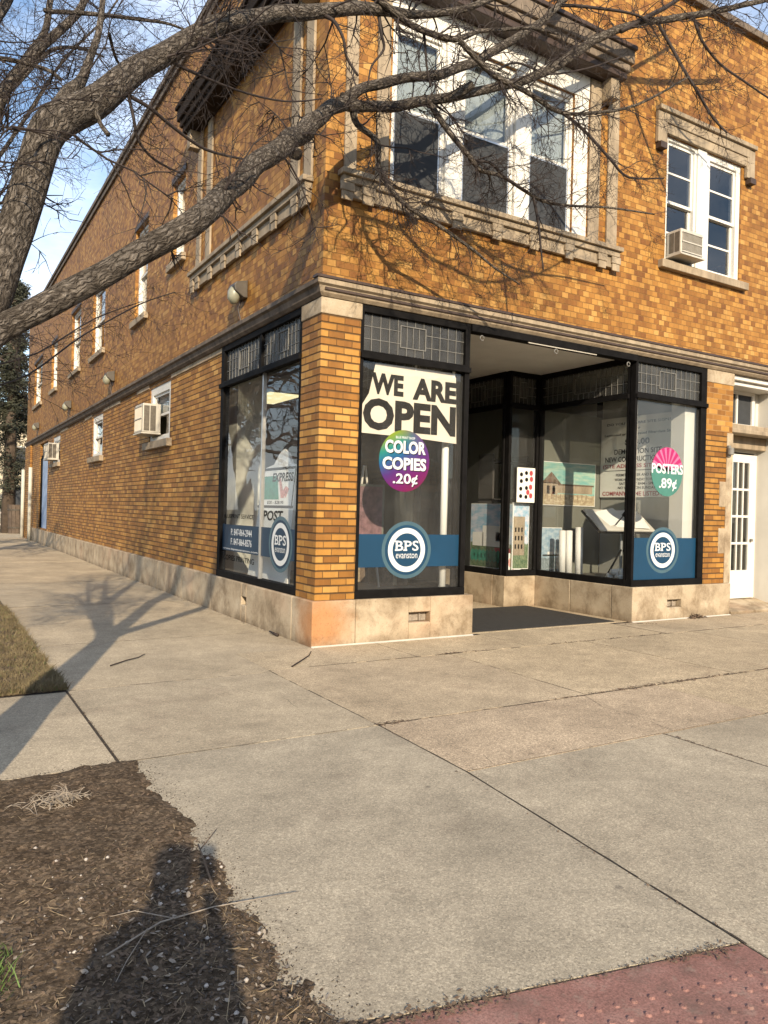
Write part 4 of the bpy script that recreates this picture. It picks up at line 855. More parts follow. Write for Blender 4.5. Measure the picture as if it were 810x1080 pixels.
for k, (x, y, w, h, lb) in enumerate(((1.68, 1.2, .42, .34, 'brown cardboard box on the display floor behind the lower blue band'), (1.42, 1.75, .5, .62, 'taller brown cardboard box standing farther back in the left display'))):
    bx = thing('cardboard_box', lb, 'box', (x, y, .52)); MB().box(x-w/2, x+w/2, y-.18, y+.18, .521, .52+h).build('carton', 'leafbrown', bx, bevel=.006); m = MB(); m.box(x-.03, x+.03, y-.183, y+.183, .53, .523+h); m.build('tape', 'straw', bx)
fl = thing('flat_file', 'grey flat file cabinet standing inside the shop behind the left display', 'cabinet', (1.0, 4.6, 0))
m = MB(); m.box(.8, 1.9, 4.3, 5.0, 0, 1.3); m.build('body', 'panelgrey', fl, bevel=.01)
for k in range(7): m = MB(); m.box(.83, 1.87, 4.28, 4.298, .08+.17*k, .23+.17*k); d_ = m.build('drawer', 'offwhite', fl, bevel=.004); MB().box(1.28, 1.42, 4.26, 4.279, .14+.17*k, .16+.17*k).build('handle', 'alu', d_)
# sandwich board behind the side window
sb = thing('sandwich_board', 'white sandwich board sign with green panel leaning inside the side window', 'sandwich board', (.5, 1.8, .52))
ang = .10; up = Vector((ang, 0, 1)).normalized(); yl = Vector((0, -1, 0)); nrm = up.cross(yl)
O = Vector((.22, 2.50, .54))
def sbp(u, v, off=0.): return O+yl*u+up*v+Vector((-1, 0, ang)).normalized()*off
def sbface(m, pts, off): m.face([sbp(u, v, off) for u, v in pts]); return m
def sbbox(m, u0, u1, v0, v1, o0, o1):
    c = sbp((u0+u1)/2, (v0+v1)/2, (o0+o1)/2); m.obox(c, yl, up, Vector((-1, 0, ang)), (u1-u0)/2, (v1-v0)/2, abs(o1-o0)/2); return m
outl = [(-.12, .0), (1.25, .0), (1.12, 1.55), (.95, 1.58), (.80, 1.72), (.66, 1.78), (.52, 1.72), (.38, 1.58), (.1, 1.54)]
m = MB(); n = len(outl); f0 = [sbp(u, v, .0) for u, v in outl]; f1 = [sbp(u, v, -.04) for u, v in outl]; m.face(f0); m.face(f1[::-1])
for k in range(n): m.face([f0[k], f0[(k+1) % n], f1[(k+1) % n], f1[k]])
m.build('board', 'paper', sb)
m = MB(); sbbox(m, -.0, 1.12, 1.50, 1.535, .001, .004); sbbox(m, -.04, 1.16, .985, 1.02, .001, .004); sbbox(m, 1.10, 1.13, 1.02, 1.5, .001, .003); sbbox(m, .02, .05, 1.02, 1.5, .001, .003); m.build('black_border', 'ink', sb)
m = MB(); sbface(m, [(.08, 1.10), (.68, 1.10), (.55, 1.42), (.10, 1.42)], .002); m.build('green_panel', 'green', sb)
m = MB(); sbface(m, [(.60, 1.40), (.66, 1.40), (.86, 1.12), (.74, 1.12)], .0025); sbface(m, [(.76, 1.2), (.9, 1.12), (.98, 1.24), (.86, 1.28)], .0025); m.build('red_mark', 'pic_red', sb)
def sbtext(s, u, v, w, h, bold=.03):
    q = text_mb(s, 'f', u, 0, v, w, h, bold); q.v = [tuple(sbp(x, z, .004)) for x, y, z in q.v]; return q
merge(sbtext('EXPRESS', .40, 1.34, .68, .12), sbtext('$20 - $28.95', .3, 1.035, .55, .045, .01), sbtext('POST', .22, .81, .66, .14)).build('lettering', 'ink', sb)
for dx in (0, .12):
    pass
sg_ = thing('paper_notice', 'small white notice hanging behind the glazing bar of the side window', 'notice', (.9, 3.0, 1.6))
m = MB(); m.box(.85, .855, 2.62, 3.05, 1.52, 1.98); m.build('sheet', 'paper', sg_); merge(text_mb('HELP', 's', 2.97, .848, 1.85, .25, .06), text_mb('WANTED', 's', 2.97, .848, 1.75, .3, .05), text_mb('CALL US', 's', 2.97, .848, 1.65, .28, .05)).build('lettering', 'ink', sg_)
def ceil_light(x, y, label):
    o = thing('ceiling_light', label, 'ceiling light', (x, y, 3.6), 'fluorescent ceiling lights')
    m = MB(); m.box(x-.32, x+.32, y-.65, y+.65, 3.70, 3.83); m.build('housing', 'white', o, bevel=.01)
    mt = bpy.data.materials.get('lit_diffuser')
    if not mt:
        s = N('lit_diffuser'); s.fin((.8, .75, .5), .5); s.b.inputs['Emission Color'].default_value = (1, .86, .45, 1); s.b.inputs['Emission Strength'].default_value = .75; mt = s.m
    M['lit'] = mt
    m = MB(); m.box(x-.29, x+.29, y-.62, y+.62, 3.655, 3.6995); m.build('diffuser', 'lit', o)
ceil_light(2.1, 6.4, 'lit fluorescent ceiling light seen left through the side window'); ceil_light(3.4, 6.4, 'lit fluorescent ceiling light seen beside the corner pillar through the side window')
# door mat
mt_ = thing('door_mat', 'black ribbed rubber mat lying in the recessed shop entrance', 'door mat', (3.6, 1.2, .004))
m = MB(); m.box(2.28, 4.86, .10, 1.95, .0045, .014); m.build('mat', 'mat', mt_, bevel=.004)
m = MB()
for k in range(46): y = .13+k*.04; m.box(2.32, 4.82, y, y+.016, .0142, .018)
m.build('rib', 'mat', mt_)
# ================================================================== PARKWAY TREE
def smooth_path(pts, sub=4):
    """Catmull-Rom through (Vector, r)"""
    out = []
    for i in range(len(pts)-1):
        p0, p1, p2, p3 = pts[max(i-1, 0)], pts[i], pts[i+1], pts[min(i+2, len(pts)-1)]
        for k in range(sub):
            t = k/sub; q = [0.5*((2*b)+(-a+c)*t+(2*a-5*b+4*c-d)*t*t+(-a+3*b-3*c+d)*t**3) for a, b, c, d in ((p0[0], p1[0], p2[0], p3[0]),)]
            out.append((q[0], p1[1]+(p2[1]-p1[1])*t))
    out.append(pts[-1]); return out
trng = random.Random(21)
tree = thing('bare_tree', 'big bare street tree with rough bark limbs reaching across the brick facade', 'tree', (-3.95, -4.2, 0))
TW = MB()            # all fine twigs
def far(d):
    a = ((0, 0), (4.45, 4.45), (5.1, 5.75), (5.9, 7.55), (7, 8.7), (8, 9.6), (9, 10.7), (12, 14))
    for (x0, y0), (x1, y1) in zip(a, a[1:]):
        if x0 <= d <= x1: return y0+(y1-y0)*(d-x0)/(x1-x0)
NEARTREE = False
def limb(px, name='branch', n=12, sub=5, wob=.10, start=None, mat='bark'):
    if not NEARTREE: px = [(x, y, far(d), hw*.80) for x, y, d, hw in px]
    else: px = [(x, y, d, hw*.77) for x, y, d, hw in px]
    pts = ([start] if start else [])+[(D(x, y, d), hw*d/FPX) for x, y, d, hw in px]
    pts = smooth_path(pts, sub)
    jit = []
    for i, (p, r) in enumerate(pts):
        o = Vector((noise.noise(p*2.3), noise.noise(p*2.3+Vector((9, 0, 0))), noise.noise(p*2.3+Vector((0, 9, 0)))))*(r*.5 if 0 < i else 0)
        jit.append((p+o, r))
    m = MB(); m.tube([p for p, r in jit], [r for p, r in jit], n, wob=wob); m.build(name, mat, tree, smooth=True)
    return jit
def bend(p, d, length, r0, segs, droop, curl, rng):
    """returns path of a twig"""
    out = [p]; d = d.normalized(); st = length/segs
    for k in range(segs):
        d = (d+Vector((rng.gauss(0, curl), rng.gauss(0, curl), rng.gauss(0, curl)-droop))).normalized(); p = p+d*st; out.append(p)
    return out
def twig(p, d, length, r, level, rng, droop=.05):
    segs = 5 if level < 2 else 3
    path = bend(p, d, length, r, segs, droop, .20 if level else .16, rng)
    rr = [max(.0011, r*(1-.8*k/segs)) for k in range(segs+1)]
    TW.tube(path, rr, 5 if r > .005 else 3, cap=False)
    if level >= 3: return
    n = {0: rng.randint(6, 9), 1: rng.randint(4, 6), 2: rng.randint(2, 3)}[level]
    for k in range(n):
        t = rng.uniform(.2, 1.0) if level else rng.uniform(.12, 1.0)
        i = min(segs-1, int(t*segs)); q = path[i].lerp(path[i+1], t*segs-i); ax = (path[i+1]-path[i]).normalized()
        side = ax.orthogonal().normalized(); side.rotate(Matrix.Rotation(rng.uniform(0, 6.28), 3, ax))
        nd = ax*rng.uniform(.35, .9)+side*rng.uniform(.5, .9)
        twig(q, nd, length*rng.uniform(.32, .6), max(.0013, r*.55), level+1, rng, droop)
def sprout(path, per_m, lmin, lmax, rng, droop=.03, t0=0., lvl=0, updown=0., rmax=.010):
    L_ = sum((path[i+1][0]-path[i][0]).length for i in range(len(path)-1)); n = max(1, int(L_*per_m))
    for k in range(n):
        t = t0+(1-t0)*rng.random(); f = t*(len(path)-1); i = min(len(path)-2, int(f)); q = path[i][0].lerp(path[i+1][0], f-i); r = path[i][1]
        ax = (path[i+1][0]-path[i][0]).normalized(); side = ax.orthogonal().normalized(); side.rotate(Matrix.Rotation(rng.uniform(0, 6.28), 3, ax))
        d = ax*rng.uniform(.2, .9)+side*rng.uniform(.5, 1.)+Vector((0, 0, updown))
        twig(q, d, rng.uniform(lmin, lmax), min(rmax, max(.003, r*.35)), lvl, rng, droop)
base = Vector((-3.98, -4.25, -.05))
fork = D(-42, 400, 3.62)
# trunk with root flare, running on into the upper limb
tp = [(base, .27), (base.lerp(fork, .08)+Vector((.0, 0, .05)), .205), (base.lerp(fork, .5)+Vector((-.03, .02, .02)), .165), (fork, .125)]
NEARTREE = True
tr = limb([(-22, 335, 3.75, 27), (12, 255, 3.95, 24.5), (35, 185, 4.1, 23.5), (58, 135, 4.25, 24), (105, 100, 4.5, 19), (155, 68, 4.8, 15.5), (200, 42, 5.1, 13.5), (245, 26, 5.4, 12), (295, 14, 5.8, 10.5), (345, 12, 6.2, 9.5), (400, 11, 6.6, 7.5), (440, 15, 6.9, 5.5), (480, 11, 7.1, 4.8), (510, 2, 7.3, 4), (545, -14, 7.6, 3)], 'trunk', 16, 5, .10)
MBt = MB(); pts = smooth_path(tp+[(D(-22, 335, 3.75), 20.8*3.75/FPX), (D(12, 255, 3.95), .088)], 6)[:-4]; MBt.tube([p for p, r in pts], [r for p, r in pts], 16, wob=.12); MBt.build('trunk', 'bark', tree, smooth=True)
NEARTREE = False
lo = limb([(-45, 385, 3.6, 22), (0, 347, 3.75, 18), (60, 316, 3.95, 17.5), (130, 278, 4.15, 16.5), (200, 238, 4.45, 16), (250, 193, 4.8, 14.5), (290, 160, 5.15, 13.5), (320, 138, 5.45, 12.5), (345, 115, 5.7, 10), (365, 106, 5.9, 9)], 'branch', 16, 5, .12)
J = (D(362, 106, far(5.88)), 8*far(5.88)/FPX)
a1 = limb([(382, 92, 6.0, 6.6), (420, 84, 6.3, 6.2), (461, 79, 6.5, 6), (490, 69, 6.8, 6), (516, 57, 7.0, 5.5), (557, 33, 7.4, 5), (580, 14, 7.6, 4.6), (596, -2, 7.8, 4.4), (612, -30, 8, 4)], start=J)
a2 = limb([(382, 113, 6.0, 7), (420, 110, 6.3, 6.8), (453, 106, 6.5, 6.6), (478, 101, 6.7, 6.2), (510, 94, 6.95, 5.6), (554, 84, 7.3, 5.6), (590, 69, 7.65, 6.2), (625, 43, 7.95, 5.8), (671, 25, 8.25, 4.6), (720, 18, 8.5, 4.2), (760, 11, 8.7, 3.6), (815, -2, 9, 3)], start=J)
limb([(305, 160, 5.3, 8), (314, 163, 5.28, 7.5)], n=12)                       # pruned stub
limb([(470, 103, 6.6, 6), (486, 97, 6.62, 6), (498, 89, 6.6, 5.5)])           # pruned stub
NEARTREE = True
limb([(98, 108, 4.4, 4), (106, 130, 4.35, 3), (115, 142, 4.3, 2.8)])          # dead stub
lead = limb([(62, 118, 4.3, 15), (72, 98, 4.4, 11), (86, 84, 4.5, 7), (96, 59, 4.6, 5), (104, 32, 4.75, 4.2), (108, -2, 4.9, 3.8), (112, -60, 5.1, 3)], n=12)
secs = []
NEARTREE = False
def sec(px, **k):
    p = limb(px, n=8, sub=4, wob=.06, mat='twig' if px[0][3] < 3.1 else 'bark'); secs.append(p); return p
NEARTREE = True
sec([(391, -4, 6.5, 4.5), (413, 11, 6.55, 4.5), (433, 26, 6.6, 4.5), (452, 35, 6.7, 4.3), (480, 42, 6.8, 4.2), (505, 33, 7.0, 3), (530, 31, 7.2, 2.6), (560, 30, 7.4, 2.2), (590, 36, 7.6, 1.6)])
sec([(484, 43, 6.8, 4), (497, 57, 6.85, 3.8), (521, 79, 6.95, 3.6), (554, 96, 7.1, 3.4), (581, 114, 7.25, 3), (597, 120, 7.35, 2.6), (625, 119, 7.5, 2.3), (671, 111, 7.75, 1.8), (726, 81, 8.1, 1.2)])
NEARTREE = False
sec([(372, 116, 5.95, 5), (377, 132, 6.0, 4.2), (398, 150, 6.1, 3.7), (399, 174, 6.15, 3.4), (409, 194, 6.2, 3.2), (429, 217, 6.3, 2.8), (464, 239, 6.5, 2.4), (495, 261, 6.7, 2.0), (520, 281, 6.9, 1.5), (548, 300, 7.1, 1)])
sec([(453, 109, 6.5, 4.2), (472, 136, 6.55, 3.8), (497, 168, 6.65, 3.3), (507, 180, 6.7, 2.8), (530, 186, 6.8, 2.4), (556, 203, 6.95, 2.2), (573, 212, 7.05, 2.0), (600, 217, 7.2, 1.8), (640, 219, 7.45, 1.5), (690, 226, 7.8, 1)])
sec([(497, 172, 6.66, 2), (516, 171, 6.72, 2), (533, 187, 6.8, 1.8), (556, 202, 6.9, 1.6)])
sec([(562, 206, 6.98, 1.9), (566, 225, 7.0, 1.8), (569, 245, 7.0, 1.6), (571, 265, 7.02, 1.3), (573, 285, 7.05, .9)])
sec([(590, 117, 7.3, 2.4), (605, 128, 7.4, 2.2), (625, 147, 7.5, 2.0), (644, 168, 7.6, 1.8), (663, 187, 7.75, 1.5), (700, 188, 8.0, 1)])
sec([(694, 23, 8.4, 2.2), (712, 57, 8.4, 2.1), (737, 100, 8.45, 1.9), (753, 125, 8.5, 1.6), (767, 140, 8.55, 1.2)])
sec([(731, 17, 8.6, 2), (740, 42, 8.6, 1.8), (760, 68, 8.7, 1.6), (785, 86, 8.85, 1.4), (815, 106, 9, 1)])
NEARTREE = True
sec([(128, 92, 4.6, 3), (136, 101, 4.65, 2.9), (158, 114, 4.75, 2.7), (183, 134, 4.9, 2.4), (217, 158, 5.1, 2.0), (257, 168, 5.3, 1.4)])
sec([(150, 74, 4.8, 2.6), (163, 59, 4.9, 2.2), (198, 74, 5.1, 2), (247, 94, 5.4, 1.6), (300, 107, 5.7, 1.2), (340, 104, 6, .8)])
sec([(134, 96, 4.62, 2.6), (141, 125, 4.6, 2.3), (146, 147, 4.65, 2), (163, 168, 4.75, 1.7), (193, 184, 4.9, 1.1)])
sec([(340, 16, 6.15, 3), (352, 22, 6.1, 2.6), (362, 40, 6.1, 2.2), (366, 60, 6.15, 2), (378, 80, 6.2, 1.7)])
sec([(398, 12, 6.6, 2.6), (402, 35, 6.6, 2.2), (405, 52, 6.65, 1.8), (392, 70, 6.6, 1.4), (388, 90, 6.6, .9)])
sec([(446, 30, 6.7, 2), (448, 45, 6.75, 2), (450, 70, 6.8, 1.5), (454, 92, 6.85, 1.2)])
NEARTREE = False
sec([(525, 74, 7.0, 1.6), (545, 66, 7.2, 1.5), (580, 78, 7.5, 1.3), (620, 72, 7.8, 1.1), (655, 60, 8, .8)])
sec([(655, 33, 8.1, 3), (690, 14, 8.3, 3), (715, 0, 8.5, 2.6), (750, -25, 8.7, 2)])
sec([(590, 6, 7.7, 2.4), (625, 8, 7.9, 2), (665, 14, 8.1, 1.7), (685, 22, 8.2, 1.4)])
sec([(-20, 410, 4.2, 1.2), (30, 395, 4.6, 1.2), (90, 352, 5.2, 1.1), (150, 320, 5.9, .9), (185, 308, 6.2, .6)])
sec([(-20, 388, 4.4, 1.2), (40, 372, 4.9, 1.1), (100, 336, 5.6, .9), (150, 318, 6, .6)])
NEARTREE = True
# limbs farther back in the crown (upper left)
back = []
for px in ([(-60, 300, 4.6, 17), (-30, 190, 5.0, 15), (0, 112, 5.3, 8.5), (22, 74, 5.5, 7), (44, 49, 5.7, 6.2), (67, 27, 5.9, 5.6), (84, 8, 6.1, 5), (100, -25, 6.3, 4)],
           [(-30, 195, 5.0, 9), (0, 104, 5.4, 6.2), (28, 60, 5.7, 5.4), (46, 34, 5.9, 4.6), (52, 0, 6.1, 4), (60, -40, 6.3, 3)],
           [(-20, 66, 5.2, 4), (0, 62, 5.2, 3.2), (32, 68, 5.3, 3), (52, 74, 5.2, 2.6), (64, 84, 5, 2.4)],
           [(-25, 70, 5, 9), (-4, 22, 5.2, 7), (8, 0, 5.4, 6.5), (22, -30, 5.6, 6)],
           [(47, 11, 5.8, 3), (75, 13, 5.7, 3), (99, 15, 5.6, 2.8), (138, 19, 5.7, 2.4), (173, 24, 6, 2), (196, 32, 6.1, 1.4)],
           [(-20, 110, 6, 4), (10, 96, 6.2, 3.2), (45, 60, 6.5, 2.6), (65, 50, 6.7, 2.4), (90, 52, 7, 2), (110, 60, 7.2, 1.2)],
           [(-20, 190, 6.2, 3), (10, 150, 6.4, 2.6), (40, 105, 6.6, 2.2), (70, 60, 6.9, 1.8), (110, 20, 7.2, 1.4), (130, -10, 7.4, 1)],
           [(115, 35, 5, 2.4), (122, 60, 5.2, 2), (130, 70, 5.3, 1.6), (150, 78, 5.4, 1)]):
    back.append(limb(px, n=9, sub=4, wob=.08))
for k, (dv, ln, r) in enumerate((((-.28, .30, 1.), 3.4, .075), ((-.55, -.25, .9), 3.0, .07), ((-.1, .75, .95), 2.6, .05), ((-.45, .65, .8), 3.0, .055))):
    p0 = fork+Vector((-.03, 0, .1+.12*k)); pts = bend(p0, Vector(dv), ln, r, 7, -.03, .09, trng); m = MB(); rr = [r*(1-.72*i/7) for i in range(8)]; m.tube(pts, rr, 10, wob=.1); m.build('branch', 'bark', tree, smooth=True)
    sprout(list(zip(pts, rr)), 5, .5, 1.2, trng, .0, .2, 0, rmax=.012)
# fine twigs
for p in secs: sprout(p, 8.5, .16, .5, trng, .03, .1, 1)
sprout(a1, 5, .2, .6, trng, .05, .1, 1); sprout(a2, 6, .2, .7, trng, .05, .1, 1); sprout(tr, 2.2, .3, .7, trng, .06, .15, 1); sprout(lo, 2.6, .2, .6, trng, .05, .3, 1)
for p in secs[1:8]: sprout(p, 1.7, .4, .8, trng, .06, .3, 0)
for p in secs[9:12]: sprout(p, 1.6, .35, .7, trng, .05, .3, 0)
for p in back: sprout(p, 3.3, .4, 1.0, trng, .01, .0, 0, rmax=.006)
sprout(lead, 3.5, .4, 1., trng, 0, .0, 0, rmax=.006); sprout(tr, 2.0, .5, .9, trng, .0, .25, 0, updown=.4); sprout(tr, .8, .4, .8, trng, .05, .1, 0, updown=-.5); sprout(lo, 1.2, .4, .8, trng, .04, .3, 0)
for p in (a2, secs[6], secs[7], secs[8], secs[3], secs[2], secs[1]): sprout(p, 2.2, .35, .75, trng, .05, .1, 0)
tw = TW.build('twigs', 'twig', tree, fix=False)

# ================================================================== BACKGROUND TREES
def far_tree(loc, h, seed, label, spread=.62, mat='farbark', levels=5, group='bare trees beyond the building'):
    rng = random.Random(seed); o = thing('bare_tree', label, 'tree', loc, group); loc = Vector(loc)
    trk, br = MB(), MB()
    def grow(p, d, ln, r, lv):
        segs = 4; path = bend(p, d, ln, r, segs, -.02 if lv < 3 else .03, .10+.05*lv, rng); rr = [r*(1-.4*k/segs) for k in range(segs+1)]
        (trk if lv == 0 else br).tube(path, [max(.006, q) for q in rr], 8 if lv < 2 else (5 if lv < 3 else 3), cap=False)
        if lv >= levels: return
        for k in range(rng.randint(3, 4) if lv else 5):
            t = rng.uniform(.45, 1) if lv == 0 else rng.uniform(.25, 1); i = min(segs-1, int(t*segs)); q = path[i].lerp(path[i+1], t*segs-i); ax = (path[i+1]-path[i]).normalized()
            sd = ax.orthogonal().normalized(); sd.rotate(Matrix.Rotation(rng.uniform(0, 6.28), 3, ax)); grow(q, ax*rng.uniform(.5, .9)+sd*spread, ln*rng.uniform(.5, .72), r*rng.uniform(.42, .6), lv+1)
    grow(loc, Vector((rng.gauss(0, .04), rng.gauss(0, .04), 1)), h*.42, h*.022, 0)
    trk.build('trunk', mat, o, smooth=True); br.build('crown', mat, o, fix=False); return o
far_tree((-4.6, 22, 0), 15, 3, 'bare tree in the lawn strip far along the side walk, behind the big limb')
far_tree((-7.5, 38, 0), 19, 4, 'tall bare tree farther up the side street at the left edge')
far_tree((-4.2, 12.5, 0), 12, 8, 'slender bare tree in the lawn strip nearest the big tree')
far_tree((-14.5, 4, 0), 12, 5, 'bare tree across the side street facing the shop window')
far_tree((-15, 12, 0), 13, 6, 'taller bare tree across the side street facing the long wall')

def spruce(loc, h, seed, label):
    rng = random.Random(seed); o = thing('spruce_tree', label, 'tree', loc); loc = Vector(loc)
    m = MB(); m.tube([loc, loc+Vector((.05, 0, h*.5)), loc+Vector((.1, 0, h*.96))], [.34, .24, .03], 10, wob=.1); m.build('trunk', 'wood', o, smooth=True)
    br, nd = MB(), MB()
    z = 2.4
    while z < h*.97:
        R = (1.45*(1-z/h)**.8+.25)*(1 if z > 5 else .7)
        for k in range(rng.randint(4, 6)):
            a = rng.uniform(0, 6.28); ln = R*rng.uniform(.6, 1.15); p = loc+Vector((.08, 0, z)); d = Vector((math.cos(a), math.sin(a), rng.uniform(-.1, .25)))
            path = bend(p, d, ln, .03, 4, .10, .08, rng); br.tube(path, [.03, .024, .018, .012, .006], 4, cap=False)
            dens = .35 if z < 5.2 else 1.0
            for i in range(1, 5):
                for _ in range(int(38*dens)):
                    q = path[i]+Vector((rng.gauss(0, .16), rng.gauss(0, .16), rng.gauss(-.08, .13))); e = Vector((rng.gauss(0, 1), rng.gauss(0, 1), rng.gauss(-.5, .6))).normalized()*rng.uniform(.12, .30); s_ = e.orthogonal().normalized()*.035
                    nd.face([q-s_, q+s_, q+e])
        z += rng.uniform(.22, .4)
    br.build('branches', 'wood', o, fix=False); nd.build('crown', 'needle', o, fix=False); return o
spruce((-.22, 33.5, 0), 12.6, 2, 'dark spruce with thinning lower branches just past the far end of the brick building')

# shops across the front street, out of view, added to darken the glass reflections
def across(x0, x1, h, mat, label):
    o = thing('added_street_building', label, 'building', ((x0+x1)/2, -28, 0), 'unseen shops added across the front street'); rng = random.Random(int(x0*7+99))
    MB().box(x0, x1, -38, -28, -.1, h).build('wall', mat, o); m = MB(); m.box(x0-.1, x1+.1, -38.1, -27.8, h+.002, h+.35); m.build('cornice', 'trim', o)
    x = x0+.8
    while x < x1-2.2:
        w = m = MB(); m.box(x-.08, x+1.68, -27.995, -27.93, .35, 2.75); f = m.build('shop_window', 'black', o); MB().box(x, x+1.6, -27.928, -27.92, .5, 2.65).build('pane', 'winglass', f)
        m = MB(); m.box(x+.1, x+1.3, -27.995, -27.94, 4.4, 6.2); f = m.build('window', 'offwhite', o); MB().box(x+.18, x+1.22, -27.938, -27.93, 4.5, 6.1).build('pane', 'screen', f); x += 2.6
across(-27, -12.4, 8.6, 'brick_low', 'unseen brown brick shop row added across the street for reflections, left of the other two'); across(-12.2, 3.5, 7.6, 'yellowhouse', 'unseen cream fronted shop row added across the street for reflections, between two brick ones'); across(3.8, 24, 8.8, 'brick_up', 'unseen tall brick shop row added across the street for reflections, right of the cream one')
# house, fence, planter, hedge past the far end
hs = thing('cream_house', 'pale cream house half hidden behind the dark spruce', 'house', (-1, 52, 0))
m = MB(); m.box(-7, 5, 52, 62, -.1, 6.2); m.prism([(-7, 6.2), (5, 6.2), (-1, 9)], 'y', 52.0, 62); m.build('wall', 'yellowhouse', hs)
m = MB(); m.prism([(-7.4, 6.05), (-1, 9.05), (5.4, 6.05), (5.4, 6.3), (-1, 9.35), (-7.4, 6.3)], 'y', 51.6, 62.4); m.build('roof', 'shingle', hs)
for x in (-5.5, -3.2, -.9, 1.4):
    for z in (1.2, 4.0):
        m = MB(); m.box(x-.08, x+1.08, 51.93, 51.995, z-.08, z+1.5); w = m.build('window', 'white', hs); MB().box(x, x+1, 51.9, 51.928, z, z+1.4).build('pane', 'screen', w)
fn = thing('picket_fence', 'grey picket fence beyond the wooden planter at the left edge', 'fence', (-2.5, 36, 0))
m = MB(); k = -8.0
while k < -.35: m.box(k, k+.1, 36, 36.03, .1, 1.15); k += .16
m.build('pickets', 'panelgrey', fn); m = MB(); m.box(-8, -.3, 36.031, 36.08, .3, .38); m.box(-8, -.3, 36.031, 36.08, .9, .98); m.build('rail', 'panelgrey', fn)
plt = thing('wooden_planter', 'tall weathered wooden planter below the dark spruce', 'planter', (.1, 32.9, 0))
m = MB()
for k in range(14):
    a0, a1 = rad(k*360/14), rad((k+1)*360/14-2); mid = (a0+a1)/2; c = Vector((.1, 32.9, 0)); r0, r1 = .36, .41
    m.face([c+Vector((r0*math.cos(a0), r0*math.sin(a0), -.05)), c+Vector((r0*math.cos(a1), r0*math.sin(a1), -.05)), c+Vector((r1*math.cos(a1), r1*math.sin(a1), 1.38)), c+Vector((r1*math.cos(a0), r1*math.sin(a0), 1.38))])
m.build('staves', 'wood', plt); m = MB()
for z in (.25, 1.1): m.tube([(.1, 32.9, z), (.1, 32.9, z+.07)], [.385+.03*z, .39+.03*z], 20, cap=False)
m.build('hoop', 'bronze', plt); m = MB(); m.tube([(.1, 32.9, 1.2), (.1, 32.9, 1.33)], [.38, .38], 18); m.build('soil', 'soil', plt)
hd = thing('clipped_hedge', 'dark green clipped hedge behind the picket fence', 'hedge', (-3.5, 38, 0))
rng = random.Random(9); m = MB()
for _ in range(5200):
    q = Vector((rng.uniform(-7, .2), rng.uniform(37.6, 38.6), rng.uniform(.1, 1.75))); e = Vector((rng.gauss(0, 1), rng.gauss(0, 1), rng.gauss(.3, 1))).normalized()*.11; s_ = e.orthogonal().normalized()*.05; m.face([q, q+e*.5+s_, q+e, q+e*.5-s_])
m.build('leaves', 'hedge', hd, fix=False); MB().box(-6.9, .1, 37.75, 38.45, 0, 1.55).build('stems', 'needle', hd)

# ================================================================== GROUND LITTER
def litter(name, label, mat, n, seed, size, area, flat=.25, asp=.45, cat='litter'):
    rng = random.Random(seed); m = MB()
    for _ in range(n):
        x, y = area(rng)
        z = soil_z(x, y)+.004; a = rng.uniform(0, 6.28); l_ = size*rng.uniform(.4, 1.5); w = l_*asp*rng.uniform(.6, 1.3); tl = rng.gauss(0, flat); cu = rng.uniform(-.3, .5)*l_
        ex = Vector((math.cos(a), math.sin(a), tl)); ey = Vector((-math.sin(a), math.cos(a), rng.gauss(0, flat))); c = Vector((x, y, z+abs(tl)*l_*.5))
        m.face([c-ex*l_, c-ex*l_*.2+ey*w, c+ex*l_*.6+ey*w*.6+Vector((0, 0, cu*.3)), c+ex*l_+Vector((0, 0, max(-.002, cu*.4))), c+ex*l_*.5-ey*w*.8, c-ex*l_*.4-ey*w*.9])
    o = m.build(name, mat, fix=False); tag(o, label, cat, kind='stuff'); return o
def soil_area(rng):
    while True:
        y = -2.98-2.75*rng.random()**.8; x = rim_x(y)+.05-abs(rng.gauss(0, .75))-.02
        if x > -5.2 and (rng.random() < (.25 if y > -4.1 else 1)): return x, y
def near_area(rng):
    while True:
        y = rng.uniform(-5.68, -4.5); x = rim_x(y)+.04-abs(rng.gauss(0, .5))
        if x > -4.6: return x, y
litter('dry_leaves', 'brown broken leaves and bark scraps over the bare parkway soil', 'leafbrown', 3000, 1, .0085, soil_area)
litter('straw_scraps', 'straw coloured grass scraps strewn over the bare soil', 'straw', 1300, 2, .012, soil_area, .35, .09)
litter('bleached_leaves', 'pale bleached leaf fragments lying in the nearer soil', 'leafgrey', 240, 3, .010, near_area, .3, .55)
litter('dark_mulch', 'dark damp bark mulch around the soil rim', 'mulch', 2000, 4, .008, near_area, .3, .4)
litter('long_straws', 'long dead grass stems in the nearer soil', 'straw', 160, 5, .032, near_area, .3, .03)
rng = random.Random(41); m = MB()
for _ in range(1500):
    y = rng.uniform(-5.6, -2.95); x = rim_x(y)+abs(rng.gauss(0, .07))-.03
    if rng.random() < .22: x, y = rng.uniform(-4, -2.6), -2.955+abs(rng.gauss(0, .035))
    r = rng.uniform(.0015, .0055); z = max(.001, soil_z(x, y)); a = rng.uniform(0, 6); e = Vector((math.cos(a), math.sin(a), 0)); q = Vector((-e.y, e.x, 0))*.7; c = Vector((x, y, z))
    m.face([c-e*r, c-q*r, c+e*r+Vector((0, 0, r*.6)), c+q*r+Vector((0, 0, r*.4))])
tag(m.build('soil_crumbs', 'mulch', fix=False), 'crumbs of soil spilled from the bed on to the slabs', 'soil', kind='stuff')
rng = random.Random(12); m = MB()
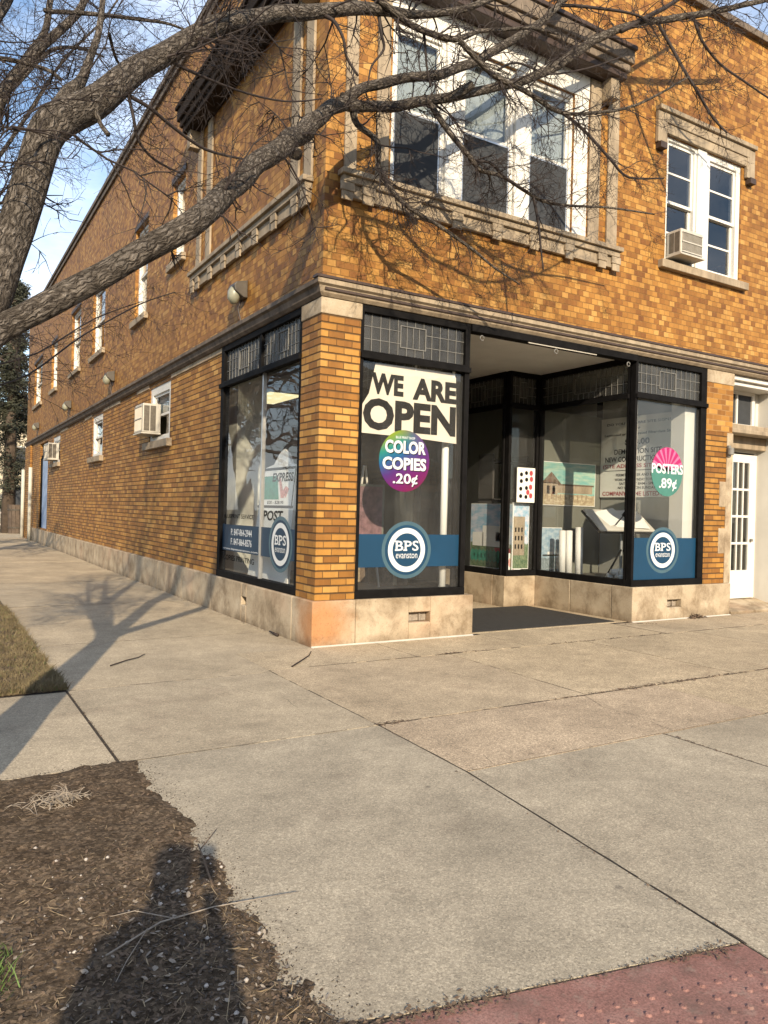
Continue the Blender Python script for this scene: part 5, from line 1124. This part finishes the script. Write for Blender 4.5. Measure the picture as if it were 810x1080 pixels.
for _ in range(130):
    x, y = soil_area(rng); r = rng.choice((.002, .0025, .003, .004, .0075)); z = soil_z(x, y)+r*.5
    m.tube([(x, y, z-r*.7), (x+r*.2, y, z), (x, y+r*.2, z+r*.6)], [r*.9, r*1.15, r*.6], 6)
tag(m.build('pebbles', 'pebble'), 'small pale pebbles and chips scattered in the soil', 'pebbles', kind='stuff')
# straw clump
cl = MB(); rng = random.Random(14); c = Z0 = Vector((-3.09, -3.5, .03))
for _ in range(150):
    q = c+Vector((rng.gauss(0, .065), rng.gauss(0, .03), rng.uniform(0, .03))); a = rng.uniform(0, 6.28); d = Vector((math.cos(a), math.sin(a), rng.uniform(-.1, .5))); cl.tube(bend(q, d, rng.uniform(.04, .12), .001, 3, .15, .35, rng), [.002, .0018, .0014, .001], 4, cap=False)
tag(cl.build('straw_clump', 'leafgrey', fix=False), 'pale tangled clump of dead grass lying on the soil', 'straw clump')
# lawn grass
def blades(name, label, mat, n, seed, area, hmin, hmax, zf):
    rng = random.Random(seed); m = MB()
    for _ in range(n):
        x, y = area(rng); h = rng.uniform(hmin, hmax); a = rng.uniform(0, 6.28); w = .0022; lx, ly = rng.gauss(0, .6)*h, rng.gauss(0, .6)*h; z = zf(x, y); ca, sa = math.cos(a)*w, math.sin(a)*w
        m.face([(x-ca, y-sa, z), (x+ca, y+sa, z), (x+lx*.45+ca*.7, y+ly*.45+sa*.7, z+h*.65), (x+lx*.45-ca*.7, y+ly*.45-sa*.7, z+h*.65)]); m.face([(x+lx*.45-ca*.7, y+ly*.45-sa*.7, z+h*.65), (x+lx*.45+ca*.7, y+ly*.45+sa*.7, z+h*.65), (x+lx, y+ly, z+h)])
    return tag(m.build(name, mat, fix=False), label, 'grass', kind='stuff')
def lawn(rng):
    while True:
        y = -1.0+5.5*rng.random()**1.5; x = -2.665-abs(rng.gauss(0, .42))
        if noise.noise(Vector((x*5, y*5, 2)))+.5*noise.noise(Vector((x*16, y*16, 6))) > rng.uniform(-.6, .35): return x, y
def lawn_far(rng): return -2.72-abs(rng.gauss(0, .5)), rng.uniform(3, 26)
blades('grass', 'short dormant brown grass of the lawn strip beside the walk', 'grassblade', 20000, 1, lawn, .012, .075, lambda x, y: .01)
blades('grass', 'sparse green blades among the dormant lawn strip', 'grassgreen', 1500, 2, lawn, .015, .055, lambda x, y: .01)
blades('grass', 'dormant grass farther along the lawn strip', 'grassblade', 9000, 3, lawn_far, .03, .06, lambda x, y: .0)
def tuft(rng): return -3.47+rng.gauss(-.05, .04), -4.86+rng.gauss(0, .06)
blades('grass_tuft', 'green grass tuft at the left edge of the soil', 'grassgreen', 420, 4, tuft, .02, .075, soil_z)
# dirt packed in the joints : ragged dark ribbons
jr = MB(); rng = random.Random(77)
def ribbon(a, b, w, gap=.0):
    a, b = Vector((*a, .0022)), Vector((*b, .0022)); d = b-a; n = max(2, int(d.length/.035)); t = d.normalized(); nr = Vector((-t.y, t.x, 0)); prev = None
    for k in range(n+1):
        p = a+d*k/n+nr*(.02*noise.noise(Vector(((a+d*k/n).x*4, (a+d*k/n).y*4, 2))) if w < .004 else 0); v = noise.noise(Vector((p.x*5, p.y*5, 3)))+.5*noise.noise(Vector((p.x*19, p.y*19, 5))); ww = w*(.75+.6*v); off = nr*(.004*noise.noise(Vector((p.x*9, p.y*9, 8))))
        cur = None if v < -.55+gap else (p+off+nr*ww*.5, p+off-nr*ww*.5)
        if prev and cur: jr.face([prev[0], cur[0], cur[1], prev[1]])
        prev = cur
for a, b, w, g in (((-.943, -4.0), (-1.149, -5.9), .009, 0), ((-.915, -2.95), (-.943, -4.0), .008, 0), ((-.915, -.95), (-.915, -2.95), .007, .2), ((-.93, -2.938), (9, -2.938), .012, .25), ((-.95, -3.995), (9, -3.995), .008, .25), ((-.92, -.943), (9, -.943), .010, .35), ((.78, -4), (.78, -6.2), .011, .1),
    ((-2.684, -1.0), (-2.684, -2.95), .011, 0), ((-2.68, -2.945), (-.96, -2.945), .006, .45), ((-2.68, -1.003), (-.93, -1.0), .006, .5), ((1.15, -2.93), (1.15, -.95), .006, .4), ((3.2, -2.93), (3.2, -.95), .007, .35), ((5.2, -2.93), (5.2, -.95), .008, .2), ((7.3, -2.93), (7.3, 0), .008, .2), ((2.6, -4), (2.6, -6), .01, .1), ((4.6, -4), (4.6, -2.94), .008, .1), ((.75, -.94), (.75, -.05), .007, .2), ((2.3, -.94), (2.3, -.05), .007, .2), ((4.7, -.94), (4.7, .0), .008, .1), ((-2.68, 1.15), (-.05, 1.15), .006, .4), ((-2.68, 2.7), (-.05, 2.7), .006, .4), ((-2.68, 4.5), (-.05, 4.5), .007, .3), ((-2.68, 6.3), (-.05, 6.3), .007, .3), ((-2.68, 8.1), (-.05, 8.1), .008, .3)):
    ribbon(a, b, w, g)
for pts in ([(-.72, -3.98), (-.66, -3.8), (-.71, -3.7)], [(.9, -3.99), (1.0, -3.6), (.95, -3.3), (1.1, -2.94)], [(3.0, -2.9), (3.15, -2.3), (3.05, -1.7), (3.18, -.95)], [(-2.2, 2.7), (-1.5, 3.3), (-.8, 3.2), (-.05, 3.5)], [(1.6, -5.9), (1.8, -5.2), (1.7, -4.6), (1.95, -4.0)], [(-1.6, -1.2), (-1.2, -2.0), (-1.25, -2.4)]):
    for a, b in zip(pts, pts[1:]): ribbon(a, b, .0035, .15)
tag(jr.build('joint_dirt', 'joint', fix=False), 'dark dirt packed in the sidewalk joints', 'dirt', kind='stuff')
# debris caught in joints
jd = MB(); rng = random.Random(31)
def along(a, b, n, spread, size):
    for _ in range(n):
        t = rng.random(); x, y = a[0]+(b[0]-a[0])*t+rng.gauss(0, spread), a[1]+(b[1]-a[1])*t+rng.gauss(0, spread); l_ = size*rng.uniform(.3, 1.3); th = rng.uniform(0, 6.28); e = Vector((math.cos(th), math.sin(th), rng.gauss(0, .2)))*l_; s_ = Vector((-math.sin(th), math.cos(th), rng.gauss(0, .3)))*l_*.5; c = Vector((x, y, .006))
        jd.face([c-e, c+s_, c+e, c-s_])
along((1.55, -2.935), (2.6, -2.935), 170, .022, .016); along((2.6, -2.935), (4.5, -2.94), 120, .012, .014); along((-.93, -2.94), (-.7, -2.94), 60, .022, .014); along((1.0, -.95), (1.7, -.94), 60, .014, .012); along((2.6, -.94), (4.6, -.94), 120, .012, .014); along((1.2, -2.935), (1.55, -2.935), 40, .01, .012)
along((1.1, -.93), (1.3, -.94), 60, .02, .014); along((-2.6, -5.62), (-2.1, -5.7), 260, .025, .009); along((-2.4, -5.64), (-1.15, -5.9), 300, .010, .006); along((-1.5, -5.83), (-1.25, -5.88), 140, .02, .008); along((4.8, -.2), (5.1, .1), 40, .03, .015); along((5.0, -.12), (5.3, -.3), 40, .015, .016); along((-2.68, -1.), (-2.68, -2.9), 90, .006, .008); along((-.915, -2.98), (-1.15, -5.85), 90, .005, .007); along((.78, -4.0), (.78, -4.8), 60, .008, .01); along((-.08, 1.2), (-.08, 12), 200, .02, .013); along((.7, -2.93), (1.2, -2.94), 30, .01, .012)
tag(jd.build('joint_debris', 'leafbrown', fix=False), 'crumbled leaves and grit caught in the sidewalk joints', 'debris', kind='stuff')
lp = MB()
for _ in range(90):
    x, y = 6.42+rng.gauss(0, .10), -.09-abs(rng.gauss(0, .035)); th = rng.uniform(0, 6.28); l_ = rng.uniform(.015, .035); e = Vector((math.cos(th), math.sin(th), rng.gauss(0, .5)))*l_; s_ = Vector((-math.sin(th), math.cos(th), rng.gauss(0, .5)))*l_*.55; c = Vector((x, y, .012+rng.random()*.05*max(0, 1-abs(x-6.42)*6))); lp.face([c-e, c+s_, c+e*.9+Vector((0, 0, .01)), c-s_])
tag(lp.build('leaf_pile', 'leafbrown', fix=False), 'little heap of dead leaves against the stone base below the posters window', 'leaf pile')
def stick(label, pts, r, mat='twig', side=()):
    m = MB(); m.tube([Vector(p) for p in pts], [r*(1-.5*k/(len(pts)-1)) for k in range(len(pts))], 6)
    for s_ in side: m.tube([Vector(p) for p in s_], [r*.6, r*.4, r*.3][:len(s_)], 5)
    return tag(m.build('fallen_twig', mat, smooth=True), label, 'twig')
stick('dark crooked twig on the walk at the tree shadow', [(-2.18, -.18, .01), (-2.0, -.02, .016), (-1.86, .10, .012), (-1.76, .25, .012)], .007)
stick('dark twig on the walk pointing at the stone corner', [(-.66, -.90, .01), (-.45, -.68, .016), (-.28, -.48, .012), (-.16, -.28, .012)], .009)
stick('short forked twig standing at the soil rim', [(-2.69, -4.65, .02), (-2.67, -4.48, .05), (-2.66, -4.36, .07)], .005, 'leafbrown', [[(-2.66, -4.40, .065), (-2.6, -4.34, .08), (-2.55, -4.28, .085)]])
stick('long pale bare stem lying across the shaded soil', [(-3.15, -4.95, .035), (-2.95, -4.86, .05), (-2.75, -4.84, .045), (-2.42, -4.86, .03)], .0038, 'leafgrey', [[(-3.0, -4.88, .05), (-3.1, -5.02, .04), (-3.15, -5.1, .03)], [(-2.9, -4.86, .05), (-3.02, -4.78, .07), (-3.1, -4.76, .06)]])
stick('thin dark twig by the base near the side vent', [(-.1, .75, .02), (-.1, 1.0, .03)], .018)

# ================================================================== PHOTOGRAPHER (only the shadow falls in view)
def person():
    root = CAM-Vector((math.sin(YAW), math.cos(YAW), 0))*.50-CR*.055; root.z = 0; f = Vector((math.sin(YAW), math.cos(YAW), 0)); r = Vector((math.cos(YAW), -math.sin(YAW), 0)); u = Vector((0, 0, 1))
    g = -.112   # standing in the gutter of the road
    if root.y > -7.75: g = -.006
    V = [(0, 0, .95, .155), (0, 0, 1.15, .15), (0, 0, 1.38, .17), (0, 0, 1.5, .085), (0, .02, 1.58, .075), (0, .03, 1.68, .105), (0, .02, 1.76, .085)]
    E = [(k, k+1) for k in range(6)]
    def add(par, pts):
        p = par
        for q in pts: V.append(q); E.append((p, len(V)-1)); p = len(V)-1
    for s in (-1, 1):
        add(0, [(s*.10, 0, .86, .10), (s*.11, .01, .5, .065), (s*.12, -.02, .1, .05), (s*.13, .12, .05, .045)])
        add(2, [(s*.19, 0, 1.40, .075), (s*.25, .06, 1.14, .052), (s*.13, .27, 1.33, .042), (s*.075, .36, 1.43, .036)])
    me = bpy.data.meshes.new('person'); me.from_pydata([tuple(root+r*x+f*y+u*(z+(g if z < .2 else 0))) for x, y, z, w in V], E, [])
    o = bpy.data.objects.new('person', me); COL.objects.link(o); sk = o.modifiers.new('skin', 'SKIN'); o.modifiers.new('sub', 'SUBSURF').render_levels = 1
    for k, v in enumerate(V): me.skin_vertices[0].data[k].radius = (v[3], v[3]*.8)
    me.skin_vertices[0].data[0].use_root = True
    me.materials.append(M['cloth']); tag(o, 'person in dark coat standing at the kerb holding a phone up', 'person')
    ph = MB(); ph.obox(CAM-fw*.09, CR, CU, fw, .037, .075, .004); ph.build('phone', 'ink'); p_ = bpy.data.objects['phone']; tag(p_, 'dark phone held up by the person in the dark coat', 'phone')
person()
